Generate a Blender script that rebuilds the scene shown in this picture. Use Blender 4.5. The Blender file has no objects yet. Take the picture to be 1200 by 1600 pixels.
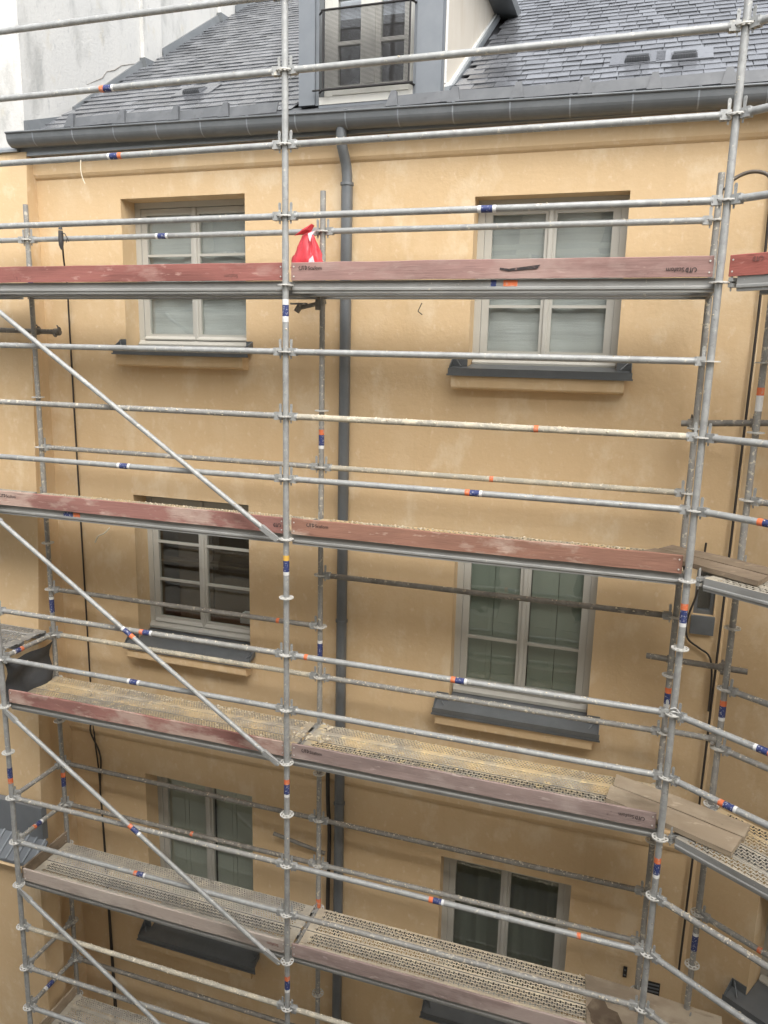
import bpy, bmesh, math, random
from mathutils import Vector, Matrix
random.seed(7)
R = math.radians
sc = bpy.context.scene
COL = sc.collection

# ------------------------------------------------------------------ camera, sky, sun, exposure
cd = bpy.data.cameras.new('camera'); cam = bpy.data.objects.new('camera', cd); COL.objects.link(cam)
cd.sensor_fit = 'VERTICAL'; cd.sensor_height = 24; cd.sensor_width = 18; cd.lens = 18.0
cd.clip_start = .05; cd.clip_end = 600
YAW, PITCH, ROLL = 0.313559885, 0.201078932, 0.02346261
fw = Vector((-math.sin(YAW), math.cos(YAW), 0)); rt = Vector((math.cos(YAW), math.sin(YAW), 0)); up = Vector((0, 0, 1))
f2 = fw*math.cos(PITCH) - up*math.sin(PITCH); u2 = up*math.cos(PITCH) + fw*math.sin(PITCH)
r3 = rt*math.cos(ROLL) + u2*math.sin(ROLL); u3 = u2*math.cos(ROLL) - rt*math.sin(ROLL)
M = Matrix((r3, u3, -f2)).transposed().to_4x4(); M.translation = Vector((2.6404, -5.5662, -0.5104))
cam.matrix_world = M
sc.camera = cam

SUN_EL, SUN_AZ = R(52), R(152)      # azimuth measured clockwise from +Y
w = bpy.data.worlds.new('World'); sc.world = w; w.use_nodes = True
nt = w.node_tree; nt.nodes.clear()
sky = nt.nodes.new('ShaderNodeTexSky'); sky.sky_type = 'NISHITA'; sky.sun_disc = False
sky.sun_elevation = SUN_EL; sky.sun_rotation = SUN_AZ; sky.dust_density = 3.0; sky.air_density = 1.0
hs = nt.nodes.new('ShaderNodeHueSaturation'); hs.inputs['Saturation'].default_value = .22
bg = nt.nodes.new('ShaderNodeBackground'); bg.inputs['Strength'].default_value = .15
wo = nt.nodes.new('ShaderNodeOutputWorld')
nt.links.new(sky.outputs[0], hs.inputs['Color']); nt.links.new(hs.outputs[0], bg.inputs['Color']); nt.links.new(bg.outputs[0], wo.inputs['Surface'])
sd = bpy.data.lights.new('sun', 'SUN'); sun = bpy.data.objects.new('sun', sd); COL.objects.link(sun)
sd.energy = .75; sd.angle = R(45); sd.color = (1, .96, .9)
dv = Vector((math.sin(SUN_AZ)*math.cos(SUN_EL), math.cos(SUN_AZ)*math.cos(SUN_EL), math.sin(SUN_EL)))
sun.rotation_euler = dv.to_track_quat('Z', 'Y').to_euler(); sun.location = (0, -6, 20)
sc.view_settings.view_transform = 'Standard'; sc.view_settings.look = 'None'
sc.view_settings.exposure = 1.5; sc.view_settings.gamma = 1; sc.view_settings.use_curve_mapping = False
sc.render.engine = 'CYCLES'
sc.cycles.max_bounces = 8; sc.cycles.transparent_max_bounces = 12

# ------------------------------------------------------------------ materials
def mat(name, base, rough=.7, metal=0.0, layers=(), bump=0, bump_scale=60, stretch=(1, 1, 1), rand=0, rough_var=0):
    """layers: (colour, scale, lo, hi, amount, stretch) - noise-masked patches of another colour"""
    m = bpy.data.materials.new(name); m.use_nodes = True
    n = m.node_tree; N = n.nodes; L = n.links
    b = N['Principled BSDF']; b.inputs['Roughness'].default_value = rough; b.inputs['Metallic'].default_value = metal
    tc = N.new('ShaderNodeTexCoord')
    oi = N.new('ShaderNodeObjectInfo')
    off = N.new('ShaderNodeVectorMath'); off.operation = 'SCALE'; off.inputs[0].default_value = (13.7, 7.1, 3.3)
    L.new(oi.outputs['Random'], off.inputs['Scale'])
    ad = N.new('ShaderNodeVectorMath'); ad.operation = 'ADD'
    L.new(tc.outputs['Object'], ad.inputs[0]); L.new(off.outputs[0], ad.inputs[1])
    def noise(scale, st=(1, 1, 1), detail=6, rgh=.6):
        mp = N.new('ShaderNodeMapping'); mp.inputs['Scale'].default_value = st
        L.new(ad.outputs[0], mp.inputs['Vector'])
        t = N.new('ShaderNodeTexNoise'); t.inputs['Scale'].default_value = scale; t.inputs['Detail'].default_value = detail; t.inputs['Roughness'].default_value = rgh
        L.new(mp.outputs[0], t.inputs['Vector']); return t.outputs['Fac']
    rgb = N.new('ShaderNodeRGB'); rgb.outputs[0].default_value = (*base, 1)
    cur = rgb.outputs[0]
    if rand:
        h = N.new('ShaderNodeHueSaturation'); mr = N.new('ShaderNodeMapRange')
        mr.inputs['To Min'].default_value = 1-rand; mr.inputs['To Max'].default_value = 1+rand
        at = N.new('ShaderNodeAttribute'); at.attribute_name = 'tone'
        sm = N.new('ShaderNodeMath'); sm.operation = 'ADD'; fr = N.new('ShaderNodeMath'); fr.operation = 'FRACT'
        L.new(oi.outputs['Random'], sm.inputs[0]); L.new(at.outputs['Fac'], sm.inputs[1]); L.new(sm.outputs[0], fr.inputs[0])
        L.new(fr.outputs[0], mr.inputs['Value']); L.new(mr.outputs[0], h.inputs['Value']); L.new(cur, h.inputs['Color']); cur = h.outputs[0]
    for (c, s, lo, hi, am, st) in layers:
        f = noise(s, st)
        mr = N.new('ShaderNodeMapRange'); mr.inputs['From Min'].default_value = lo; mr.inputs['From Max'].default_value = hi
        mr.inputs['To Max'].default_value = am; mr.clamp = True; L.new(f, mr.inputs['Value'])
        mx = N.new('ShaderNodeMix'); mx.data_type = 'RGBA'
        L.new(mr.outputs[0], mx.inputs['Factor']); L.new(cur, mx.inputs[6]); mx.inputs[7].default_value = (*c, 1); cur = mx.outputs[2]
    L.new(cur, b.inputs['Base Color'])
    if rough_var:
        mr = N.new('ShaderNodeMapRange'); mr.inputs['To Min'].default_value = rough-rough_var; mr.inputs['To Max'].default_value = min(1, rough+rough_var)
        L.new(noise(25), mr.inputs['Value']); L.new(mr.outputs[0], b.inputs['Roughness'])
    if bump:
        bp = N.new('ShaderNodeBump'); bp.inputs['Strength'].default_value = bump; bp.inputs['Distance'].default_value = .01
        L.new(noise(bump_scale, stretch), bp.inputs['Height']); L.new(bp.outputs[0], b.inputs['Normal'])
    return m

OCH = (.615, .445, .255)
M_wall = mat('ochre_plaster', OCH, .85, layers=[((.67, .52, .33), 2.2, .50, .72, .5, (1, 1, .8)), ((.52, .36, .185), 1.1, .48, .75, .4, (1, 1, .6)),
             ((.74, .62, .44), 3.5, .54, .68, .5, (1, 1, .7)), ((.74, .61, .43), 12, .60, .69, .36, (1.2, 1, .8)), ((.74, .61, .43), 30, .62, .70, .18, (1, 1, 1.4)), ((.50, .35, .18), 9, .62, .76, .3, (1, 1, .35)), ((.54, .39, .22), 3, .55, .75, .3, (4, 4, .25))], bump=.35, bump_scale=22)
M_party = mat('old_grey_render', (.55, .545, .52), .9, layers=[((.60, .59, .555), 1.6, .45, .65, .8, (1, 1, .6)), ((.34, .34, .32), 2.6, .54, .68, .7, (1, 1, .45)),
              ((.50, .45, .33), 5, .6, .75, .5, (1, 1, .7)), ((.33, .34, .34), 14, .62, .72, .5, (1, 1, .4))], bump=.4, bump_scale=30)
M_dormer_plaster = mat('dormer_plaster', (.55, .50, .42), .9, layers=[((.45, .38, .28), 3, .55, .75, .5, (1, 1, .3)), ((.62, .58, .51), 6, .5, .7, .5, (1, 1, .5))], bump=.15)
M_zinc = mat('grey_zinc', (.135, .145, .15), .42, .25, layers=[((.19, .20, .205), 4, .45, .7, .6, (1, 1, 1)), ((.10, .105, .11), 18, .6, .75, .4, (1, 1, 2))], bump=.05, bump_scale=12)
M_zinc_mid = mat('mid_zinc', (.17, .185, .20), .5, .2, layers=[((.21, .225, .235), 4, .45, .7, .6, (1, 1, 1))], bump=.05, bump_scale=12)
M_zinc_light = mat('pale_zinc', (.25, .27, .285), .42, .3, layers=[((.34, .36, .37), 5, .45, .7, .6, (1, 1, 1)), ((.16, .17, .18), 11, .58, .75, .5, (1, 1, 1))], bump=.05, bump_scale=12)
M_slate = mat('roof_slate', (.13, .135, .145), .22, 0, layers=[((.17, .175, .19), 6, .5, .75, .6, (1, 1, 1)), ((.07, .072, .08), 20, .55, .75, .5, (1, 1, 1))], bump=.12, bump_scale=30, rand=.28, rough_var=.12)
M_lead = mat('lead_flashing', (.085, .09, .095), .55, 0, layers=[((.13, .135, .14), 6, .45, .7, .7, (1, 1, 1)), ((.05, .05, .05), 15, .58, .72, .5, (1, 1, 1))], bump=.2, bump_scale=14)
M_cream = mat('plastered_steel', (.40, .37, .30), .75, .05, layers=[((.62, .55, .41), 7, .47, .62, .8, (1, 1, 1)), ((.26, .245, .21), 14, .55, .66, .8, (1, 1, 1)), ((.70, .64, .52), 30, .58, .65, .8, (1, 1, 1))], bump=.5, bump_scale=60)
M_underlay = mat('roof_underlay', (.05, .05, .055), .9)
M_galv = mat('galvanised_steel', (.33, .335, .325), .52, .2, layers=[((.42, .425, .41), 18, .45, .65, .7, (1, 1, 1)), ((.22, .22, .21), 7, .52, .70, .65, (1, 1, 1)), ((.17, .165, .15), 40, .62, .68, .5, (1, 1, 1)),
             ((.60, .57, .48), 24, .62, .67, .8, (1, 1, 1))], bump=.12, bump_scale=90, rough_var=.1)
M_galv_dirty = mat('spattered_steel', (.28, .275, .255), .6, .15, layers=[((.37, .36, .33), 15, .45, .65, .7, (1, 1, 1)), ((.22, .21, .19), 8, .52, .72, .7, (1, 1, 1)),
             ((.66, .60, .48), 28, .58, .64, .85, (1, 1, 1))], bump=.3, bump_scale=70)
M_galv_old = mat('grimy_steel', (.21, .195, .17), .7, .2, layers=[((.30, .285, .25), 14, .45, .65, .7, (1, 1, 1)), ((.12, .11, .095), 9, .5, .7, .7, (1, 1, 1)),
             ((.52, .46, .36), 24, .60, .66, .8, (1, 1, 1))], bump=.4, bump_scale=60)
M_galv_edge = mat('dull_steel_edge', (.29, .29, .275), .55, .2, layers=[((.37, .37, .355), 5, .45, .65, .6, (.3, 1, 1)), ((.20, .195, .18), 9, .55, .7, .6, (.4, 1, 1)), ((.55, .50, .42), 30, .66, .71, .7, (1, 1, 1))], bump=.1)
M_mortar = mat('mortar_splash', (.62, .54, .40), .95, layers=[((.75, .70, .60), 30, .5, .7, .7, (1, 1, 1)), ((.42, .36, .27), 20, .55, .7, .6, (1, 1, 1))], bump=.3)
M_rosette = mat('pale_rosette_steel', (.60, .59, .55), .6, .1, layers=[((.36, .355, .32), 22, .5, .7, .7, (1, 1, 1))], bump=.1)
def deckmat(name, base, dust, am, dark):
    return mat(name, base, .75, .15, layers=[(dark, 5, .45, .7, .7, (1, 1, 1)), (dust, 2.3, .42, .62, am, (1, 1, 1)), (tuple(min(.8, c*1.25) for c in dust), 12, .55, .66, am, (1, 1, 1)),
               (dark, 24, .6, .68, .6, (1, 1, 1))], bump=.4, bump_scale=50)
M_deck_yellow = deckmat('deck_yellow_dust', (.45, .41, .33), (.68, .52, .29), .85, (.24, .21, .17))
M_deck_brown = deckmat('deck_brown_dust', (.42, .375, .30), (.62, .47, .26), .75, (.20, .18, .15))
M_deck_grey = deckmat('deck_grey_dust', (.46, .43, .37), (.56, .50, .38), .55, (.26, .245, .215))
M_deck_beige = deckmat('deck_beige_dust', (.60, .53, .41), (.68, .57, .40), .6, (.40, .35, .28))
def woodmat(name, paint, wood, lo, hi, am=.8):
    d = tuple(c*.5 for c in paint); pale = tuple(min(.8, c*1.3) for c in wood)
    return mat(name, paint, .85, 0, layers=[(tuple(c*.62 for c in paint), 2.2, .45, .66, .8, (.5, 1, 2.5)), (wood, 1.7, lo, lo+(hi-lo)*.6, am, (.7, 1, 1.6)), (wood, 6, lo+.05, hi+.02, am*.6, (.7, 1, 1.6)),
               (pale, 12, .62, .69, .5, (.5, 1, 1.8)), (d, 8, .63, .70, .7, (.25, 1, 5)), (tuple(c*.35 for c in paint), 5.5, .68, .73, .75, (1, 1, 1.2))], bump=.35, bump_scale=30, stretch=(.15, 1, 3))
M_red = woodmat('red_painted_wood', (.30, .115, .095), (.43, .27, .23), .56, .72, .7)
M_red_bright = woodmat('bright_red_painted_wood', (.44, .14, .11), (.50, .27, .22), .62, .78, .5)
M_pink = woodmat('faded_pink_wood', (.33, .20, .175), (.40, .29, .25), .5, .7, .7)
M_redworn = woodmat('worn_red_wood', (.31, .15, .125), (.47, .35, .29), .50, .64, .85)
M_redbrown = woodmat('red_brown_wood', (.32, .165, .115), (.46, .34, .27), .56, .68, .85)
M_mauve = woodmat('greyed_mauve_wood', (.34, .255, .23), (.45, .37, .33), .5, .7, .7)
M_greywood = woodmat('pale_grey_wood', (.44, .37, .32), (.52, .46, .40), .5, .7, .7)
M_oldwood = woodmat('weathered_wood', (.37, .295, .21), (.47, .39, .29), .48, .68, .75)
M_oldwood_dark = woodmat('dark_weathered_wood', (.21, .16, .11), (.33, .26, .19), .5, .7, .7)
M_ply = woodmat('dusty_plywood', (.36, .29, .21), (.46, .39, .29), .45, .65, .8)
M_frame = mat('grey_beige_paint', (.45, .435, .385), .5, layers=[((.37, .355, .31), 6, .55, .8, .4, (1, 1, .3))])
M_frame_white = mat('cream_paint', (.55, .54, .49), .55, layers=[((.42, .40, .35), 7, .55, .75, .5, (1, 1, .4))])
M_shutter = mat('green_grey_shutter', (.27, .30, .25), .55)
M_shutter_pale = mat('pale_green_grey_shutter', (.44, .45, .38), .6)
M_blind = mat('grey_blind', (.45, .455, .445), .9, layers=[((.33, .335, .33), 5, .5, .7, .5, (.2, 1, 6))], bump=.5, bump_scale=9, stretch=(.15, 1, 3))
M_shadeblind = mat('lilac_blind', (.55, .55, .62), .9)
M_reflection_tint = mat('dark_green_reflection_tint', (.20, .21, .165), .95)  # dim greenish reflection of the dark panes, put into a colour
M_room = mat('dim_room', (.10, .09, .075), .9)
M_wardrobe = mat('brown_cupboard', (.13, .095, .06), .6, layers=[((.12, .08, .05), 3, .5, .7, .6, (1, 1, .2))])
M_black = mat('black_rubber', (.018, .016, .015), .6)
M_cable = mat('brown_black_cable', (.035, .028, .022), .65)
M_felt = mat('dark_grey_mat', (.055, .058, .062), .85, layers=[((.10, .10, .10), 4, .5, .7, .6, (1, 1, 1))], bump=.3)
M_print = mat('black_print', (.03, .025, .025), .8, layers=[((.28, .18, .16), 60, .55, .65, .7, (1, 1, 1))])
M_print_faint = mat('faint_print', (.20, .09, .075), .8)
M_orange = mat('orange_tape', (.70, .17, .06), .6, layers=[((.55, .38, .30), 30, .52, .64, .7, (1, 1, 1))])
M_yellowtape = mat('yellow_tape', (.75, .45, .08), .55)
M_blue = mat('navy_tape', (.03, .045, .15), .55, layers=[((.48, .49, .52), 70, .57, .63, .8, (1, 1, 1))])
M_white = mat('white_tape', (.72, .72, .70), .55, layers=[((.5, .48, .42), 40, .55, .7, .6, (1, 1, 1))])
M_bag = mat('red_plastic_bag', (.62, .05, .065), .38, layers=[((.72, .20, .22), 9, .55, .7, .6, (1, 1, .5))])
M_bagwhite = mat('white_bag_print', (.75, .66, .70), .3)
M_nail = mat('nail_head', (.62, .6, .56), .5, .3)
M_string = mat('pale_string', (.7, .64, .5), .9)
M_hose = mat('brown_hose', (.10, .08, .06), .45)
M_plasticgrey = mat('grey_plug', (.06, .058, .058), .5)
M_ground = mat('courtyard_paving', (.20, .19, .18), .9, layers=[((.12, .12, .11), 3, .5, .7, .6, (1, 1, 1))])
M_opposite = mat('opposite_render', (.58, .54, .46), .9, layers=[((.48, .44, .37), 2, .5, .7, .6, (1, 1, .5))])
M_opp_glass = mat('opposite_window_dark', (.05, .055, .06), .15)
M_white_render = mat('white_render', (.75, .74, .71), .9)
M_redtile = mat('ridge_tile', (.32, .11, .08), .8)
M_leaf = mat('green_leaf', (.05, .11, .03), .6, rand=.4)
M_stain = mat('damp_stain', (.13, .095, .065), .8, layers=[((.24, .19, .13), 9, .5, .7, .8, (1, 1, 1))])

def glass_mat():
    m = bpy.data.materials.new('window_glass'); m.use_nodes = True; n = m.node_tree; n.nodes.clear()
    o = n.nodes.new('ShaderNodeOutputMaterial'); mx = n.nodes.new('ShaderNodeMixShader'); fr = n.nodes.new('ShaderNodeLayerWeight'); fr.inputs['Blend'].default_value = .5
    t = n.nodes.new('ShaderNodeBsdfTransparent'); t.inputs[0].default_value = (.95, .97, .96, 1)
    g = n.nodes.new('ShaderNodeBsdfGlossy'); g.inputs['Roughness'].default_value = .015
    tc = n.nodes.new('ShaderNodeTexCoord'); no = n.nodes.new('ShaderNodeTexNoise'); no.inputs['Scale'].default_value = 2.2
    bp = n.nodes.new('ShaderNodeBump'); bp.inputs['Strength'].default_value = .06; bp.inputs['Distance'].default_value = .05
    n.links.new(tc.outputs['Object'], no.inputs['Vector']); n.links.new(no.outputs['Fac'], bp.inputs['Height']); n.links.new(bp.outputs[0], g.inputs['Normal'])
    pw_ = n.nodes.new('ShaderNodeMath'); pw_.operation = 'POWER'; pw_.inputs[1].default_value = 4.5
    ml = n.nodes.new('ShaderNodeMath'); ml.operation = 'MULTIPLY_ADD'; ml.inputs[1].default_value = .9; ml.inputs[2].default_value = .085; ml.use_clamp = True
    n.links.new(fr.outputs['Facing'], pw_.inputs[0]); n.links.new(pw_.outputs[0], ml.inputs[0]); n.links.new(ml.outputs[0], mx.inputs[0])
    n.links.new(t.outputs[0], mx.inputs[1]); n.links.new(g.outputs[0], mx.inputs[2]); n.links.new(mx.outputs[0], o.inputs[0]); return m
M_glass = glass_mat()

# ------------------------------------------------------------------ mesh helpers
WL = {}        # world location of each built object (no rotations on parents)
class MB:
    def __init__(s): s.v = []; s.f = []; s.m = []; s.sm = []
    def face(s, pts, mi=0, smooth=False):
        b = len(s.v); s.v += [tuple(p) for p in pts]; s.f.append(tuple(range(b, b+len(pts)))); s.m.append(mi); s.sm.append(smooth); return s
    def poly(s, vs, fs, mi=0, smooth=False):
        b = len(s.v); s.v += [tuple(p) for p in vs]
        for f in fs: s.f.append(tuple(b+i for i in f)); s.m.append(mi); s.sm.append(smooth)
        return s
    def hexa(s, c, mi=0):      # 8 corners: bottom 4 ccw, top 4 ccw
        return s.poly(c, [(3, 2, 1, 0), (4, 5, 6, 7), (0, 1, 5, 4), (1, 2, 6, 5), (2, 3, 7, 6), (3, 0, 4, 7)], mi)
    def box(s, x0, x1, y0, y1, z0, z1, mi=0, T=None):
        c = [(x0, y0, z0), (x1, y0, z0), (x1, y1, z0), (x0, y1, z0), (x0, y0, z1), (x1, y0, z1), (x1, y1, z1), (x0, y1, z1)]
        if T: c = [T(*p) for p in c]
        return s.hexa(c, mi)
    def prism(s, poly, axis, a, b, mi=0, T=None):   # polygon extruded along axis 'x','y','z'
        n = len(poly)
        def P(p, q):
            r = (q, p[0], p[1]) if axis == 'x' else (p[0], q, p[1]) if axis == 'y' else (p[0], p[1], q)
            return T(*r) if T else r
        vs = [P(p, a) for p in poly] + [P(p, b) for p in poly]
        fs = [tuple(range(n))[::-1], tuple(range(n, 2*n))] + [(i, (i+1) % n, n+(i+1) % n, n+i) for i in range(n)]
        return s.poly(vs, fs, mi)
    def tube(s, pts, r, n=12, mi=0, caps=True):
        pts = [Vector(p) for p in pts]; rs = r if isinstance(r, (list, tuple)) else [r]*len(pts)
        rings = []; prev = None
        for i, p in enumerate(pts):
            d = (pts[min(i+1, len(pts)-1)]-pts[max(i-1, 0)]).normalized()
            a = prev if prev is not None else (Vector((0, 0, 1)) if abs(d.z) < .9 else Vector((1, 0, 0)))
            a = (a-d*a.dot(d)).normalized(); b = d.cross(a); prev = a
            rings.append([p+(a*math.cos(2*math.pi*k/n)+b*math.sin(2*math.pi*k/n))*rs[i] for k in range(n)])
        vs = [q for rg in rings for q in rg]; fs = []
        for i in range(len(pts)-1):
            for k in range(n):
                fs.append((i*n+k, i*n+(k+1) % n, (i+1)*n+(k+1) % n, (i+1)*n+k))
        s.poly(vs, fs, mi, True)
        if caps:
            s.face(rings[0][::-1], mi); s.face(rings[-1], mi)
        return s
    def lump(s, p, r, mi=0, flat=.6):
        p = Vector(p); vs = []
        for d in ((1, 0, 0), (-1, 0, 0), (0, 1, 0), (0, -1, 0), (0, 0, 1), (0, 0, -1)):
            q = Vector(d)*r*random.uniform(.6, 1.3); q.z *= flat; vs.append(p+q)
        return s.poly(vs, [(4, 0, 2), (4, 2, 1), (4, 1, 3), (4, 3, 0), (5, 2, 0), (5, 1, 2), (5, 3, 1), (5, 0, 3)], mi, True)
    def mesh(s, name, mats):
        me = bpy.data.meshes.new(name); me.from_pydata(s.v, [], s.f)
        for m in (mats if isinstance(mats, (list, tuple)) else [mats]): me.materials.append(m)
        me.polygons.foreach_set('material_index', s.m); me.polygons.foreach_set('use_smooth', s.sm)
        me.update(); return me
    def build(s, name, mats, parent=None, loc=None):
        """vertices are in world space; the origin becomes loc (default: centre of the mesh)"""
        if loc is None:
            xs, ys, zs = zip(*s.v); loc = Vector(((min(xs)+max(xs))/2, (min(ys)+max(ys))/2, (min(zs)+max(zs))/2))
        loc = Vector(loc); s.v = [(p[0]-loc.x, p[1]-loc.y, p[2]-loc.z) for p in s.v]
        return place(name, s.mesh(name, mats), parent, loc)
def place(name, me, parent=None, loc=(0, 0, 0), rot=None):
    o = bpy.data.objects.new(name, me); COL.objects.link(o); loc = Vector(loc); WL[o] = loc
    if parent: o.parent = parent; o.location = loc-WL[parent]
    else: o.location = loc
    if rot: o.rotation_euler = rot
    return o
def tag(o, label=None, cat=None, group=None, kind=None):
    if label: o['label'] = label
    if cat: o['category'] = cat
    if group: o['group'] = group
    if kind: o['kind'] = kind
    return o
def thing(name, loc, label, cat, group=None): return tag(place(name, None, None, loc), label, cat, group)
def bx(name, m, parent, *a, T=None): return MB().box(*a, T=T).build(name, m, parent)
def fix_normals(o):
    bm = bmesh.new(); bm.from_mesh(o.data); bmesh.ops.recalc_face_normals(bm, faces=bm.faces); bm.to_mesh(o.data); bm.free()

CA, SA = math.cos(R(33.5)), math.sin(R(33.5))
def WS(u, v, z): return Vector((3.07+CA*u+SA*v, -SA*u+CA*v, z))            # right scaffold bay: along, inwards, up
def WW(u, v, z): return Vector((3.48+CA*u+SA*v, 1.10-SA*u+CA*v, z))        # right wing facade: along, inwards, up
def ID(x, y, z): return Vector((x, y, z))
GZ = -11.0
WY = 1.10

# ------------------------------------------------------------------ ground
g = MB().box(-60, 60, -60, 60, GZ-.5, GZ).build('ground', M_ground); tag(g, kind='structure')

# ------------------------------------------------------------------ the ochre house
def wall_sheet(mb, x0, x1, z0, z1, openings, depth, T, mi=0):
    xs = sorted({x0, x1, *[o[0] for o in openings], *[o[1] for o in openings]}); zs = sorted({z0, z1, *[o[2] for o in openings], *[o[3] for o in openings]})
    for i in range(len(xs)-1):
        for j in range(len(zs)-1):
            cx, cz = (xs[i]+xs[i+1])/2, (zs[j]+zs[j+1])/2
            if any(o[0] < cx < o[1] and o[2] < cz < o[3] for o in openings): continue
            mb.face([T(xs[i], 0, zs[j]), T(xs[i+1], 0, zs[j]), T(xs[i+1], 0, zs[j+1]), T(xs[i], 0, zs[j+1])], mi)
    for (a, b, c, d) in openings:
        mb.face([T(a, 0, c), T(a, 0, d), T(a, depth, d), T(a, depth, c)], mi); mb.face([T(b, 0, d), T(b, 0, c), T(b, depth, c), T(b, depth, d)], mi)
        mb.face([T(a, 0, d), T(b, 0, d), T(b, depth, d), T(a, depth, d)], mi); mb.face([T(b, 0, c), T(a, 0, c), T(a, depth, c), T(b, depth, c)], mi)
def TM(x, v, z): return Vector((x, WY+v, z))
house = thing('ochre_house', (0, WY, GZ), 'ochre plastered house with slate roof and dormer behind the scaffold', 'house')
# opening: xl, xr, zbottom, ztop
W1 = (-2.27, -.93, -.50, .91); W2 = (-2.27, -.93, -3.52, -1.99); W3 = (-2.27, -.93, -7.06, -5.17)
V1 = (1.21, 2.445, -.60, .80); V2 = (1.17, 2.44, -3.68, -2.12); V3 = (1.16, 2.425, -7.02, -5.37)
SL = (3.225, 3.385, -2.58, -2.05)
SILL = {W1: (-.50, -.462, .20), W2: (-3.585, -3.515, .20), W3: (-7.18, -7.08, .20), V1: (-.605, -.565, .15), V2: (-3.745, -3.665, .12), V3: (-7.11, -7.0, .12)}
def lowered(o):
    zl, zi, yi = SILL[o]; return (o[0], o[1], min(o[2], zl+(zi-zl)*.125/(yi+.125)-.014), o[3])
W0 = (-2.27, -.93, -10.4, -8.6); V0 = (1.16, 2.425, -10.4, -8.7)
mb = MB(); wall_sheet(mb, -3.25, 3.56, GZ, 1.55, [*[lowered(o) for o in SILL], SL, W0, V0], .34, TM)
wl = mb.build('wall', M_wall, house)
# cornice frieze and storey mouldings
mb = MB(); mb.prism([(WY-.035, 1.325), (WY-.035, 1.16), (WY-.02, 1.135), (WY-.004, 1.12), (WY+.01, 1.12), (WY+.01, 1.325)], 'x', -3.25, 3.478); mb.build('cornice_frieze', M_wall, house)
mb = MB(); mb.prism([(WY-.03, -4.62), (WY-.03, -4.75), (WY-.018, -4.785), (WY-.003, -4.80), (WY+.01, -4.80), (WY+.01, -4.60)], 'x', -3.25, 3.478); mb.build('string_course', M_wall, house)

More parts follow.
